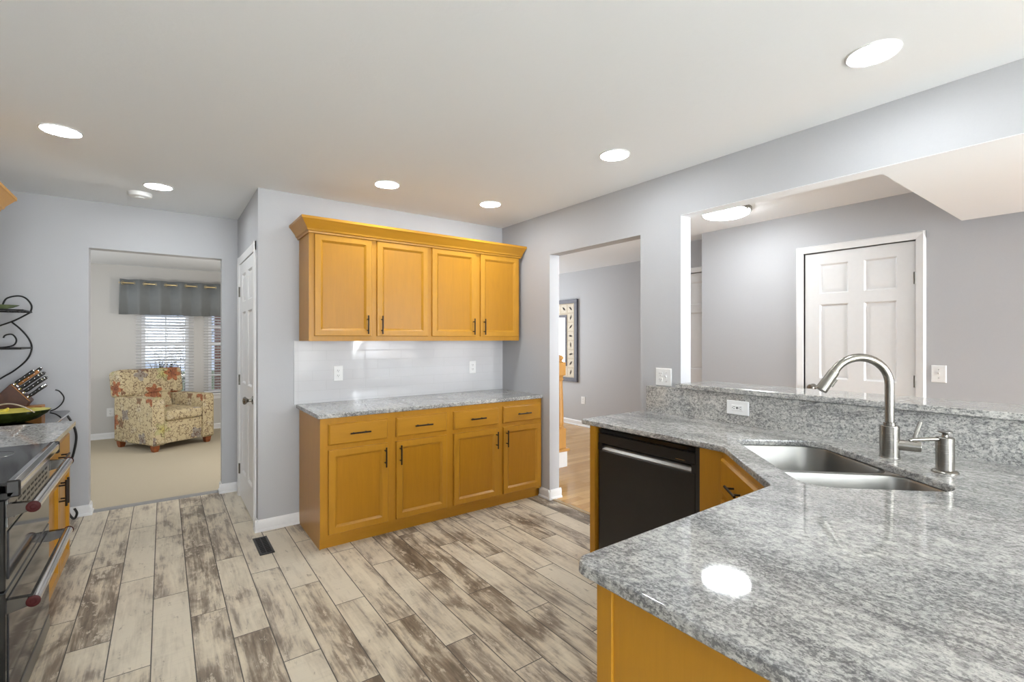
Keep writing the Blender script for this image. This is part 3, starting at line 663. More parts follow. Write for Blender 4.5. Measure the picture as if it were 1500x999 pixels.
def crown(name, label, path, z0=2.150, mat='maple_h'):
    """crown moulding swept along path of (point, outward mitre direction)"""
    prof = [(0.0, 0.0), (0.008, 0.0), (0.010, 0.012), (0.020, 0.018), (0.024, 0.034), (0.045, 0.062), (0.058, 0.080), (0.066, 0.086), (0.066, 0.104), (0.0, 0.104)]
    m = MB(); L = []
    for p, n in path: L.append([m.bm.verts.new((p[0] + n[0] * d, p[1] + n[1] * d, z0 + z)) for d, z in prof])
    k = len(prof)
    for a, b in zip(L, L[1:]):
        for i in range(k): m.bm.faces.new((a[i], a[(i + 1) % k], b[(i + 1) % k], b[i]))
    m.bm.faces.new(L[0]); m.bm.faces.new(L[-1][::-1])
    o = obj(name, m, M[mat], None, 25); tag(o, label, 'moulding'); return rebase(o, (*path[0][0], z0))
x0, x1, y0, y1 = UX - 0.0075, UX + 1.852, UY - 0.0195, 3.885
crown('crown_moulding', 'maple crown moulding running along the top of the back wall upper cabinets', [((x0, y1), (-1, 0)), ((x0, y0), (-1, -1)), ((x1, y0), (0.4, -1)), ((x1, y1), (0.4, 0))])
# granite top of the back run
o = obj('countertop', MB().slab([(0.812, 3.25), (2.717, 3.25), (2.717, 3.874), (0.812, 3.874)], [], 0.8745, 0.905, 0.007), M['granite']); tag(o, 'grey granite countertop on the back wall base cabinets', 'countertop'); rebase(o, (1.7, 3.5, 0.875))
o = obj('tile_backsplash', MB().box(0.797, 2.72, 3.875, 3.885, 0.905, 1.386), M['tile']); tag(o, 'white subway tile backsplash between back counter and upper cabinets', 'backsplash'); rebase(o, (1.7, 3.88, 0.905))

# ------------------------------------------------------------------ outlets and switches (local: wall plane y=0, front -y)
def plate(name, label, loc, rz, gangs, cat='outlet', roll=False, w=None, h=0.118):
    r = thing(name, label, cat, None, loc, rz); w = w or 0.045 * len(gangs) + 0.028
    if roll: R = Matrix.Rotation(PI / 2, 4, 'Y')
    def O(n, mb, mt, p):
        if roll: bmesh.ops.transform(mb.bm, matrix=R, verts=mb.bm.verts[:])
        return obj(n, mb, mt, p)
    O('cover_plate', MB().rings((-w / 2, 0, -h / 2), (1, 0, 0), (0, 0, 1), (0, -1, 0), w, h, [(0, 0), (0, 0.003), (0.004, 0.006)]), M['white'], r)
    for i, gk in enumerate(gangs):
        x = (i - (len(gangs) - 1) / 2) * 0.046
        if gk == 'duplex':
            for s in (-1, 1):
                z = s * 0.0195
                f = O('receptacle', MB().prism(fillet([(x - .0165, z - .014), (x + .0165, z - .014), (x + .0165, z + .014), (x - .0165, z + .014)], [.006] * 4, 4), -0.0085, -0.004, 'y'), M['white'], r)
                O('slots', MB().box(x - .0075, x - .005, -.0092, -.008, z - .001, z + .008).box(x + .005, x + .0075, -.0092, -.008, z - .001, z + .007).box(x - .002, x + .002, -.0092, -.008, z - .010, z - .0055), M['slot'], f)
        elif gk == 'gfci':
            f = O('receptacle', MB().box(x - .0165, x + .0165, -.009, -.004, -.034, .034, .002), M['white'], r)
            for z in (-0.022, 0.016):
                m = MB(); m.box(x - .0075, x - .005, -.0095, -.008, z, z + .009).box(x + .005, x + .0075, -.0095, -.008, z, z + .008).box(x - .002, x + .002, -.0095, -.008, z - .008, z - .0035)
                O('slots', m, M['slot'], f)
            O('test_button', MB().box(x - .006, x + .006, -.0105, -.008, -.004, -.0005).box(x - .006, x + .006, -.0105, -.008, .0005, .004), M['slot'], f)
        elif gk == 'toggle':
            O('toggle', MB().box(x - .005, x + .005, -.009, -.004, -.012, .012).prism([(-.006, -.004), (-.006, .006), (-.020, .013), (-.018, .006)], x - .004, x + .004, 'x'), M['white'], r)
            for zz in (-.030, .030): O('screw', MB().lathe([(0, 0), (.003, 0), (.003, .001), (0, .0015)], (x, -.0062, zz), 8, Matrix.Rotation(PI / 2, 4, 'X')), M['nickel'], r)
        elif gk == 'blank':
            O('jack', MB().box(x - .008, x + .008, -.009, -.004, -.008, .008), M['white'], r)
    return r
plate('wall_outlet', 'white duplex outlet on the left half of the tile backsplash', (1.122, 3.875, 1.128), 0, ['duplex'])
plate('wall_outlet', 'white duplex outlet near the right end of the tile backsplash', (2.37, 3.875, 1.133), 0, ['duplex'])
plate('wall_outlet', 'white outlet set sideways in the grey granite splash behind the sink', (2.694, 1.459, 1.0), -PI / 2, ['gfci'], roll=True, w=0.082, h=0.132)
plate('light_switch', 'white double plate with outlet and toggle on the wall between doorway and pass-through', (2.72, 1.985, 1.144), -PI / 2, ['duplex', 'toggle'], 'switch', w=0.124)
plate('light_switch', 'white toggle switch plate right of the white hall door', (4.53, 0.958, 1.147), -PI / 2, ['toggle'], 'switch', w=0.084, h=0.124)
plate('wall_outlet', 'white outlet low on the living room wall left of the armchair', (-0.60, 8.75, 0.367), 0, ['duplex'], w=0.08)
plate('wall_outlet', 'white outlet low on the foyer wall below the framed mirror', (5.43, 5.485, 0.416), -PI / 2, ['duplex'], w=0.09)

# ------------------------------------------------------------------ peninsula
PZ = 0.905
def sd(s, d): return ((d - s) / math.sqrt(2), (-s - d) / math.sqrt(2))
hole = fillet([sd(-2.505, 0.728), sd(-1.735, 0.738), sd(-1.75, 1.238), sd(-2.53, 1.112)], [0.06, 0.10, 0.09, 0.12], 8)
outer = fillet([(2.092, 2.135), (2.092, 1.205), (1.668, 0.79), (0.747, 0.79), (0.747, -0.30), (2.695, -0.30), (2.695, 2.135)], [0.012, 0.07, 0.03, 0.035, 0.02, 0, 0], 7)
o = obj('countertop', MB().slab(outer, [hole], PZ - 0.031, PZ, 0.008), M['granite']); tag(o, 'large grey granite peninsula countertop around the sink', 'countertop'); rebase(o, (1.7, 0.5, PZ - 0.03))
o = obj('granite_backsplash', MB().box(2.695, 2.72, -0.98, 2.112, PZ - 0.03, 1.079, 0.002), M['granite_up']); tag(o, 'upright grey granite splash behind the sink counter, under the raised ledge', 'backsplash'); rebase(o, (2.7, 0.6, PZ))
o = obj('raised_ledge', MB().slab(fillet([(2.678, 1.868), (2.678, -0.98), (3.03, -0.98), (3.03, 1.853), (2.719, 1.853), (2.719, 1.868)], [0.006, 0, 0.02, 0.02, 0, 0], 4), [], 1.081, 1.112, 0.007), M['granite_up']); tag(o, 'raised grey granite ledge capping the half wall below the pass-through opening', 'ledge'); rebase(o, (2.85, 0.6, 1.08))
# sink
def offs_poly(P, d):
    n = len(P); A = sum(P[i][0] * P[(i + 1) % n][1] - P[(i + 1) % n][0] * P[i][1] for i in range(n)); sg = 1 if A > 0 else -1; out = []
    for i in range(n):
        p, q, r = Vector(P[i - 1]), Vector(P[i]), Vector(P[(i + 1) % n]); a = (q - p).normalized(); c = (r - q).normalized()
        m = (Vector((-a.y, a.x)) + Vector((-c.y, c.x))) * sg; m.normalize(); k = m.dot(Vector((-a.y, a.x)) * sg); t = q + m * d / max(k, .3); out.append((t.x, t.y))
    return out
sink = thing('kitchen_sink', 'stainless steel double bowl undermount sink set diagonally in the granite', 'sink')
def bowl(P, cs):
    m = MB(); z = PZ - 0.0315
    L = [[m.bm.verts.new((*p, zz)) for p in offs_poly(P, d)] for d, zz in ((-0.012, z), (0.0, z - 0.001), (0.003, z - 0.008), (0.010, z - 0.15), (0.018, z - 0.172), (0.034, z - 0.184), (0.06, z - 0.187))]
    n = len(P)
    for a, b in zip(L, L[1:]):
        for k in range(n): m.bm.faces.new((a[k], a[(k + 1) % n], b[(k + 1) % n], b[k]))
    m.bm.faces.new(L[-1])
    o = obj('bowl', m, M['steel'], sink, 50)
    sol = o.modifiers.new('thickness', 'SOLIDIFY'); sol.thickness = 0.0015; sol.offset = -1
    obj('drain', MB().lathe([(0.045, 0.001), (0.044, 0.004), (0.036, 0.003), (0.030, -0.004), (0.012, -0.004), (0.010, 0.004), (0, 0.005)], (*sd(*cs), z - 0.187), 24), M['chrome'], o)
bowl(fillet([sd(-2.512, 0.722), sd(-2.062, 0.724), sd(-2.062, 1.18), sd(-2.535, 1.118)], [0.07, 0.07, 0.07, 0.11], 8), (-2.28, 0.93))
bowl(fillet([sd(-2.035, 0.724), sd(-1.728, 0.730), sd(-1.742, 1.245), sd(-2.035, 1.195)], [0.07, 0.10, 0.09, 0.07], 8), (-1.89, 0.97))
rebase(sink, (*sd(-2.13, 0.95), PZ - 0.22))
# faucet
fc = Vector((2.452, 0.676, PZ)); e = Vector((-0.7071, 0.7071, 0))
fa = thing('kitchen_faucet', 'brushed nickel gooseneck pull-down faucet behind the sink', 'faucet')
obj('body', MB().lathe([(0, 0), (0.0365, 0), (0.0365, 0.003), (0.0345, 0.006), (0.0345, 0.130), (0.0325, 0.134), (0.022, 0.135), (0.022, 0.147), (0.0175, 0.149)], fc, 28), M['nickel'], fa)
pts = [fc + Vector((0, 0, z)) for z in (0.145, 0.2, 0.26, 0.305)]
for k in range(1, 16):
    a = math.radians(152 * k / 15); pts.append(fc + e * (0.112 - 0.112 * math.cos(a)) + Vector((0, 0, 0.305 + 0.112 * math.sin(a))))
obj('spout', MB().tube(pts, 0.0168, 18), M['nickel'], fa)
td = (pts[-1] - pts[-2]).normalized(); p0 = pts[-1] - td * 0.004
hd = obj('spray_head', MB().tube([p0, p0 + td * 0.006, p0 + td * 0.008, p0 + td * 0.03, p0 + td * 0.098, p0 + td * 0.102], [0.0185, 0.019, 0.0205, 0.021, 0.0235, 0.021], 20), M['nickel'], fa)
sn = td.cross(Vector((-0.35, -0.94, 0))).normalized(); btn = p0 + td * 0.045 + e * 0.0
obj('spray_button', MB().tube([btn + Vector((0.4, -0.9, 0)) * 0.019 - e * 0.010 + td * k for k in (0.0, 0.036)], 0.0055, 8), M['nickel'], hd)
vd = Vector((0.30, -0.955, 0)).normalized(); vb = fc + Vector((0, 0, 0.056))
vv = obj('valve', MB().tube([vb + vd * 0.02, vb + vd * 0.098, vb + vd * 0.101], [0.0215, 0.0215, 0.0195], 24), M['nickel'], fa)
lv = vb + vd * 0.078
obj('lever', MB().tube([lv + Vector((0, 0, 0.015)), lv + Vector((0.007, -0.005, 0.05)), lv + Vector((0.022, -0.016, 0.100))], [0.0075, 0.007, 0.008], 10), M['nickel'], vv)
rebase(fa, fc)
sc = Vector((2.342, 0.478, PZ))
so = thing('soap_dispenser', 'brushed nickel soap dispenser with a long thin spout, right of the faucet', 'soap dispenser')
obj('body', MB().lathe([(0, 0), (0.040, 0), (0.040, 0.004), (0.036, 0.008), (0.0275, 0.010), (0.0275, 0.128), (0.025, 0.131), (0.010, 0.132), (0.010, 0.140), (0, 0.140)], sc, 26), M['nickel'], so)
pd = Vector((-0.76, 0.65, 0)).normalized()
obj('spout', MB().tube([sc + Vector((0, 0, 0.124)), sc + pd * 0.06 + Vector((0, 0, 0.122)), sc + pd * 0.118 + Vector((0, 0, 0.119)), sc + pd * 0.124 + Vector((0, 0, 0.115))], [0.0085, 0.0075, 0.0065, 0.006], 12), M['nickel'], so)
obj('pump_cap', MB().lathe([(0.006, 0.136), (0.009, 0.144), (0.022, 0.149), (0.022, 0.152), (0, 0.154)], sc, 20), M['nickel'], so)
rebase(so, sc)
# dishwasher (front plane x=2.115 facing -x; local: x along -> -y)
DX = 2.118
dw = thing('dishwasher', 'black built-in dishwasher under the granite at the end of the sink counter', 'dishwasher')
obj('tub_case', MB().box(DX + 0.03, 2.69, 1.352, 2.018, 0.10, 0.868), M['black_satin'], dw)
m = MB().box(DX, DX + 0.03, 1.362, 2.012, 0.105, 0.735, 0.004).box(DX, DX + 0.03, 1.362, 1.385, 0.735, 0.778).box(DX, DX + 0.03, 1.985, 2.012, 0.735, 0.778).box(DX, DX + 0.03, 1.362, 2.012, 0.778, 0.835, 0.003)
dd = obj('door', m, M['black_panel'], dw)
obj('pocket_handle', MB().prism([(DX + 0.003, 0.736), (DX + 0.003, 0.741), (DX + 0.020, 0.762), (DX + 0.026, 0.764), (DX + 0.026, 0.736)], 1.385, 1.985, 'y'), M['steel'], dd)
obj('control_strip', MB().box(DX + 0.004, DX + 0.03, 1.362, 2.012, 0.838, 0.862, 0.002), M['black_gloss'], dw)
obj('status_mark', MB().box(DX - 0.001, DX + 0.001, 1.42, 1.475, 0.787, 0.790), M['chrome'], dd)
obj('toe_plate', MB().box(DX + 0.07, DX + 0.09, 1.352, 2.018, 0.0, 0.10), M['black_satin'], dw)
obj('side_filler', MB().box(DX - 0.001, DX + 0.02, 1.335, 1.361, 0.10, 0.868), M['black_satin'], dw)
rebase(dw, (2.4, 1.68, 0))
ep = obj('end_panel', MB().prism([(2.098, 0.10), (2.098, 0.873), (2.69, 0.873), (2.69, 0.0), (2.17, 0.0), (2.17, 0.10)], 2.022, 2.062, 'y'), M['maple']); tag(ep, 'upright maple end panel at the doorway side of the black dishwasher', 'panel'); rebase(ep, (2.4, 2.04, 0))
# sink base with a diagonal front
sb = thing('sink_base_cabinet', 'maple corner sink cabinet with a diagonal front beside the dishwasher', 'cabinet')
obj('side', MB().box(2.13, 2.69, 1.318, 1.334, 0.0, 0.868), M['maple'], sb)
obj('side', MB().box(1.69, 1.705, 0.0, 0.78, 0.0, 0.868), M['maple'], sb)
obj('stile', MB().box(2.11, 2.13, 1.215, 1.334, 0.08, 0.873), M['maple'], sb)
A = Vector((2.118, 1.222, 0)); B = Vector((1.705, 0.815, 0)); dl = (B - A).length; ux = (A - B).normalized()
def dg(o_):
    for q in [o_] + list(o_.children_recursive):
        q.data.transform(Matrix.Translation(A) @ Matrix.Rotation(math.atan2(-ux.y, -ux.x), 4, 'Z')); 
    return o_
obj('face_frame', MB().box(0, 0.05, 0, 0.019, 0.08, 0.873).box(dl - 0.05, dl, 0, 0.019, 0.08, 0.873).box(0.05, dl - 0.05, 0, 0.019, 0.84, 0.873).box(0.05, dl - 0.05, 0, 0.019, 0.65, 0.70).box(0.05, dl - 0.05, 0, 0.019, 0.08, 0.11), M['maple'], sb).data.transform(Matrix.Translation(A) @ Matrix.Rotation(math.atan2(-ux.y, -ux.x), 4, 'Z'))
dg(drawer(sb, 0.04, dl - 0.04, 0.692, 0.852, True, 'maple'))
dg(shaker(sb, 0.04, dl / 2 - 0.003, 0.10, 0.661, dl / 2 - 0.035, 0.57)); dg(shaker(sb, dl / 2 + 0.003, dl - 0.04, 0.10, 0.661, dl / 2 + 0.035, 0.57))
tk = obj('toe_kick', MB().box(0, dl, 0.06, 0.075, 0.0, 0.08), M['maple'], sb); tk.data.transform(Matrix.Translation(A) @ Matrix.Rotation(math.atan2(-ux.y, -ux.x), 4, 'Z'))
rebase(sb, (2.1, 0.8, 0))
# near leg of the peninsula
pn = thing('peninsula_cabinet', 'maple peninsula cabinet with plain end panel under the nearest counter corner', 'cabinet')
obj('carcass', MB().box(0.80, 1.685, -0.26, 0.735, 0.09, 0.873), M['maple'], pn)
obj('end_panel', MB().box(0.784, 0.80, -0.26, 0.70, 0.0, 0.873), M['maple'], pn)
obj('corner_stile', MB().box(0.778, 0.80, 0.70, 0.745, 0.0, 0.873, 0.002), M['maple'], pn)
obj('toe_kick', MB().box(0.80, 1.685, -0.2, 0.67, 0.0, 0.09), M['maple'], pn)
rebase(pn, (1.25, 0.25, 0))
# ------------------------------------------------------------------ left run: range, cabinet, granite strip, upper cabinet
rg = thing('kitchen_range', 'black and chrome double oven range with smooth black cooktop at the left edge', 'range', None, (-0.44, 2.335, 0), PI / 2)
W = 0.785
obj('body', MB().box(0.0, W, 0.03, 0.64, 0.05, 0.895).box(0.02, W - 0.02, 0.06, 0.6, 0.0, 0.05), M['black_satin'], rg)
ck = obj('cooktop', MB().box(0.0, W, -0.012, 0.64, 0.896, 0.908, 0.003), M['black_gloss'], rg)
rm = plain('grey_burner_print', (0.10, 0.10, 0.10), 0.15)
for bx, by, br in ((0.2, 0.16, 0.10), (0.58, 0.16, 0.085), (0.2, 0.44, 0.075), (0.58, 0.44, 0.11)):
    obj('burner_ring', MB().tube([(bx + br * math.cos(k * PI / 24), by + br * math.sin(k * PI / 24), 0.9078) for k in range(48)], 0.0014, 6, closed=True), rm, ck)
obj('front_trim', MB().prism(fillet([(-0.040, 0.872), (-0.012, 0.868), (-0.006, 0.910), (-0.024, 0.912), (-0.040, 0.900)], [0.006, 0.002, 0.002, 0.006, 0.008], 4), 0.016, W - 0.016, 'x'), M['chrome'], rg)
for xa in (0.0, W - 0.016): obj('trim_end', MB().box(xa, xa + 0.016, -0.041, -0.004, 0.855, 0.913, 0.005), M['black_satin'], rg)
obj('control_panel', MB().prism([(0.03, 0.852), (-0.012, 0.852), (-0.024, 0.872), (0.03, 0.872)], 0.0, W, 'x'), M['black_gloss'], rg)
def oven_door(z0, z1, hz, vents):
    d = obj('oven_door', MB().box(0.004, W - 0.004, -0.004, 0.028, z0, z1, 0.004), M['black_gloss'], rg)
    obj('door_glass', MB().box(0.035, W - 0.035, -0.0075, -0.003, z0 + 0.03, z1 - (0.115 if vents else 0.03), 0.0015), M['oven_glass'], d)
    if vents:
        obj('vent_panel', MB().box(0.02, W - 0.02, -0.0085, -0.003, z1 - 0.10, z1 - 0.004, 0.002), M['steel'], d)
        m = MB()
        for i in range(9):
            for k in range(3): m.box(0.09 + i * 0.07, 0.135 + i * 0.07, -0.0095, -0.0075, z1 - 0.085 + k * 0.022, z1 - 0.077 + k * 0.022)
        obj('vent_slots', m, M['slot'], d)
    h = obj('handle', MB().tube([(0.012, -0.072, hz), (W - 0.012, -0.072, hz)], 0.0175, 16), M['chrome'], d)
    for x in (0.03, W - 0.03):
        m = MB().prism(fillet([(-0.070, hz - 0.014), (-0.004, hz - 0.030), (-0.004, hz + 0.018), (-0.070, hz + 0.014)], [0.008, 0.003, 0.003, 0.008], 3), x - 0.013, x + 0.013, 'x')
        obj('handle_bracket', m, M['bracket_chrome'], d)
    for x, s in ((0.012, -1), (W - 0.012, 1)):
        obj('medallion', MB().lathe([(0.0175, 0), (0.0195, 0.002), (0.0195, 0.006), (0.016, 0.008), (0.009, 0.008), (0.007, 0.006), (0, 0.006)], (x, -0.072, hz), 18, Matrix.Rotation(s * PI / 2, 4, 'Y')), M['medal'], d)
    return d
oven_door(0.535, 0.848, 0.812, True)
oven_door(0.105, 0.530, 0.480, False)
obj('bottom_trim', MB().box(0.004, W - 0.004, -0.006, 0.028, 0.03, 0.10, 0.003), M['steel'], rg)
LC = thing('base_cabinet', 'maple base cabinet between the range and the iron rack', 'cabinet', None, (-0.468, 3.128, 0), PI / 2)
w = 0.75
obj('face_frame', face_frame(w, 0.10, 0.874, [(0.10, 0.13), (0.65, 0.70), (0.82, 0.874)], [(0, 0.04), (w - 0.04, w)]), M['maple'], LC)
obj('carcass', MB().box(0, w, 0.019, 0.62, 0.10, 0.874), M['maple'], LC)
obj('toe_kick', MB().box(0, w, 0.065, 0.62, 0.0, 0.10), M['maple_h'], LC)
shaker(LC, 0.025, w / 2 - 0.002, 0.115, 0.661, w / 2 - 0.03, 0.575); shaker(LC, w / 2 + 0.002, w - 0.025, 0.115, 0.661, w / 2 + 0.03, 0.575)
drawer(LC, 0.025, w - 0.025, 0.692, 0.845)
o = obj('countertop', MB().slab([(-1.095, 3.128), (-0.428, 3.128), (-0.428, 3.893), (-1.095, 3.893)], [], 0.8745, 0.905, 0.006), M['granite']); tag(o, 'small grey granite countertop between the range and the iron rack', 'countertop'); rebase(o, (-0.76, 3.5, 0.875))
ul = upper_unit('maple upper cabinet on the left wall, only its top corner in view', 0.80, [(0.02, 0.395, 0.36), (0.405, 0.78, 0.44)], (-0.80, 3.235, 0), PI / 2)
crown('crown_moulding', 'maple crown moulding corner at the upper left edge of the photo', [((-0.80 + 0.0195, 3.235), (1, 0)), ((-0.80 + 0.0195, 4.036), (1, 1)), ((-1.098, 4.036), (0, 1))])

# ------------------------------------------------------------------ iron bakers rack against the far wall
rk = thing('bakers_rack', 'black wrought iron scroll rack with smoked glass shelf against the far wall', 'rack')
XC = -1.02
def both(pts, r, nm, y=None, seg=8):
    m = MB(); m.tube(pts, r, seg); m.tube([(2 * XC - p[0], p[1], p[2]) for p in pts], r, seg); return obj(nm, m, M['iron'], rk)
def smooth_pts(P, n=6):
    P = [Vector(p) for p in P]; out = []
    for i in range(len(P) - 1):
        p0, p1, p2, p3 = P[max(i - 1, 0)], P[i], P[i + 1], P[min(i + 2, len(P) - 1)]
        for k in range(n):
            t = k / n; out.append(0.5 * ((2 * p1) + (p2 - p0) * t + (2 * p0 - 5 * p1 + 4 * p2 - p3) * t * t + (3 * p1 - p0 - 3 * p2 + p3) * t ** 3))
    out.append(P[-1]); return out
YB = 4.95
def P2(u, v, y=YB):       # a point of the rack drawn in the plane y (measured positions)
    dx = 0.5906 + 0.80696 * (u - 750) / 698; dy = 0.80696 - 0.5906 * (u - 750) / 698; t = y / dy
    return (t * dx, y, 1.4 + t * (496.5 - v) / 698)
both(smooth_pts([P2(4, 446), P2(10, 437), P2(26, 433.5), P2(38, 437), P2(46, 447), P2(45, 456), P2(40, 460), P2(20, 470), P2(0, 477), P2(-14, 482)]), 0.0055, 'top_scroll')
both(smooth_pts([P2(16, 471), P2(30, 482), P2(42, 496), P2(46.5, 510), P2(40, 526), P2(22, 542), P2(0, 555), P2(-12, 565)]), 0.0055, 'side_scroll')
both(smooth_pts([P2(5, 495), P2(8, 491), P2(18, 490), P2(24, 498), P2(19, 506), P2(0, 509), P2(-16, 506)]), 0.005, 'inner_scroll')
XR = P2(46, 457)[0]; XL = 2 * XC - XR
m = MB().tube([(XR, YB, 1.598), (XL, YB, 1.598)], 0.006).tube([(XR, YB, 1.598), (XR - 0.02, YB - 0.13, 1.606), (XL + 0.02, YB - 0.13, 1.606), (XL, YB, 1.598)], 0.006)
for k in range(1, 8): x = XL + (XR - XL) * k / 8; m.tube([(x, YB, 1.598), (x, YB - 0.13, 1.606)], 0.0035, 6)
obj('wire_shelf', m, M['iron'], rk)
m = MB().tube([(XR, YB, 1.334), (XL, YB, 1.334)], 0.006).tube([(XR, YB, 1.334), (XR - 0.02, YB - 0.2, 1.332), (XL + 0.02, YB - 0.2, 1.332), (XL, YB, 1.334)], 0.006)
for k in range(1, 8): x = XL + (XR - XL) * k / 8; m.tube([(x, YB, 1.334), (x, YB - 0.2, 1.332)], 0.0035, 6)
obj('wire_shelf', m, M['iron'], rk)
for x in (XC - 0.25, XC + 0.25): obj('upright', MB().tube([(x, YB + 0.03, 0.0), (x, YB + 0.03, 0.842)], 0.007), M['iron'], rk)
m = MB()
for z in (1.60, 1.333): m.tube([(XC - 0.12, 5.048, z), (XC - 0.12, YB, z)], 0.005, 6).tube([(XC + 0.12, 5.048, z), (XC + 0.12, YB, z)], 0.005, 6)
obj('brackets', m, M['iron'], rk)
gs = fillet([(-1.435, 5.0), (-1.435, 4.10), (-0.575, 4.10), (-0.575, 5.0)], [0.01, 0.06, 0.06, 0.07], 7)
obj('glass_shelf', MB().prism(gs, 0.842, 0.850, 'z'), M['smoked'], rk)
obj('shelf_rim', MB().tube([(*p, 0.838) for p in gs], 0.0065, 8, closed=True), M['chrome'], rk)
for sx in (0, 1):
    f = (lambda x: x) if sx == 0 else (lambda x: 2 * XC - x)
    m = MB().tube(smooth_pts([(f(x), y, z) for x, y, z in ((-0.600, 4.93, 0.833), (-0.572, 4.93, 0.78), (-0.545, 4.93, 0.70), (-0.540, 4.93, 0.62), (-0.560, 4.93, 0.50), (-0.60, 4.93, 0.36), (-0.61, 4.93, 0.2), (-0.585, 4.93, 0.08), (-0.553, 4.93, 0.022), (-0.535, 4.93, 0.06), (-0.55, 4.93, 0.10))]), 0.008, 8)
    m.tube(smooth_pts([(f(x), y, z) for x, y, z in ((-0.600, 4.16, 0.833), (-0.59, 4.16, 0.7), (-0.60, 4.16, 0.50), (-0.625, 4.16, 0.3), (-0.625, 4.16, 0.15), (-0.60, 4.16, 0.009))]), 0.008, 8)
    m.tube([(f(-0.605), 4.93, 0.36), (f(-0.618), 4.16, 0.36)], 0.006, 6)
    obj('leg', m, M['iron'], rk)
both(smooth_pts([(-0.66, 4.955, 1.015), (-0.635, 4.955, 1.00), (-0.612, 4.955, 0.955), (-0.622, 4.955, 0.91), (-0.655, 4.955, 0.872), (-0.69, 4.955, 0.856)]), 0.0045, 'shelf_scroll')
rebase(rk, (XC, 4.55, 0))
o = obj('serving_dish', MB().lathe([(0, 1.612), (0.05, 1.612), (0.09, 1.624), (0.12, 1.640), (0.122, 1.643), (0.09, 1.630), (0.05, 1.619), (0, 1.618)], (XC + 0.06, YB - 0.065, 0), 28, sy=0.5), M['green_dish']); tag(o, 'shallow green and white dish on the top shelf of the iron rack', 'dish'); rebase(o, (XC + 0.06, YB - 0.065, 1.612))

# knife block and knives on the glass shelf
kb = thing('knife_block', 'dark brown slanted wooden knife block on the smoked glass shelf', 'knife block')
KY0, KY1 = 4.69, 4.82
obj('body', MB().prism([(-0.985, 0.93), (-0.848, 1.092), (-0.752, 0.962), (-0.83, 0.851), (-0.985, 0.851)], KY0, KY1, 'y', 0.004), M['block'], kb)
obj('foot', MB().box(-0.825, -0.695, KY0 + 0.004, KY1 - 0.004, 0.8505, 0.925, 0.003), M['block_light'], kb)
obj('edge_strip', MB().tube([(-0.845, KY0 - 0.001, 1.085), (-0.755, KY0 - 0.001, 0.965)], 0.003, 6), M['block_light'], kb)
rebase(kb, (-0.84, 4.75, 0.851))
ka = Vector((0.74, 0, 0.67)).normalized(); fdir = Vector((0.096, 0, -0.13)).normalized()
def knife(q, y, L, col, label, off=0.0):
    base = Vector((-0.848, y, 1.092)) + fdir * q + ka * (0.003 + off)
    k = thing('kitchen_knife' if col != 'block_light' else 'honing_tool', label, 'knife' if col != 'block_light' else 'tool', 'knives in the block')
    b2 = fdir
    def hull(p0, p1, wd, th):
        m = MB(); yv = Vector((0, 1, 0)); n = 10; R = []
        for t_, s_ in ((0, .85), (.06, 1.0), (.35, .88), (.75, 1.0), (.94, 1.08), (1, .8)):
            c = p0 + (p1 - p0) * t_; R.append([m.bm.verts.new(c + b2 * (math.cos(2 * PI * j / n) * wd * s_) + yv * (math.sin(2 * PI * j / n) * th * s_)) for j in range(n)])
        for a, b in zip(R, R[1:]):
            for j in range(n): m.bm.faces.new((a[j], a[(j + 1) % n], b[(j + 1) % n], b[j]))
        m.bm.faces.new(R[0][::-1]); m.bm.faces.new(R[-1]); return m
    obj('bolster', hull(base, base + ka * 0.014, 0.010, 0.006), M['chrome'], k)
    h = obj('handle', hull(base + ka * 0.014, base + ka * L, 0.0115, 0.0075), M[col], k)
    m = MB()
    for t_ in (0.3, 0.55, 0.8): c = base + ka * (L * t_); m.tube([c - Vector((0, 0.0085, 0)), c + Vector((0, 0.0085, 0))], 0.0028, 8)
    obj('rivets', m, M['chrome'], h)
    obj('end_cap', hull(base + ka * L, base + ka * (L + 0.006), 0.009, 0.006), M['chrome'], h)
    rebase(k, base)
spots = [(0.012, 4.715, 0.135, 'black_satin', 'black handled knife standing highest at the left of the block'),
         (0.028, 4.745, 0.150, 'block_light', 'orange brown handled tool in the top row of the knife block'),
         (0.020, 4.785, 0.165, 'black_satin', 'black handled knife at the back of the top row, longest reaching right'),
         (0.055, 4.715, 0.135, 'black_satin', 'black handled knife in the second row of the block, nearest the camera'),
         (0.055, 4.750, 0.150, 'black_satin', 'black handled knife in the middle of the second row of the block'),
         (0.055, 4.787, 0.160, 'black_satin', 'black handled knife at the back of the second row of the block'),
         (0.088, 4.715, 0.130, 'black_satin', 'black handled knife in the third row of the block, nearest the camera'),
         (0.088, 4.750, 0.140, 'black_satin', 'black handled knife in the middle of the third row of the block'),
         (0.088, 4.787, 0.150, 'black_satin', 'black handled knife at the back of the third row of the block'),
         (0.128, 4.712, 0.100, 'black_satin', 'short black handled steak knife at the front of the lowest row'),
         (0.128, 4.737, 0.104, 'black_satin', 'short black handled steak knife, second from the front in the lowest row'),
         (0.128, 4.762, 0.108, 'black_satin', 'short black handled steak knife, third from the front in the lowest row'),
         (0.128, 4.787, 0.112, 'black_satin', 'short black handled steak knife at the back of the lowest row')]
for q, y, L, c, lb in spots: knife(q, y, L, c, lb)
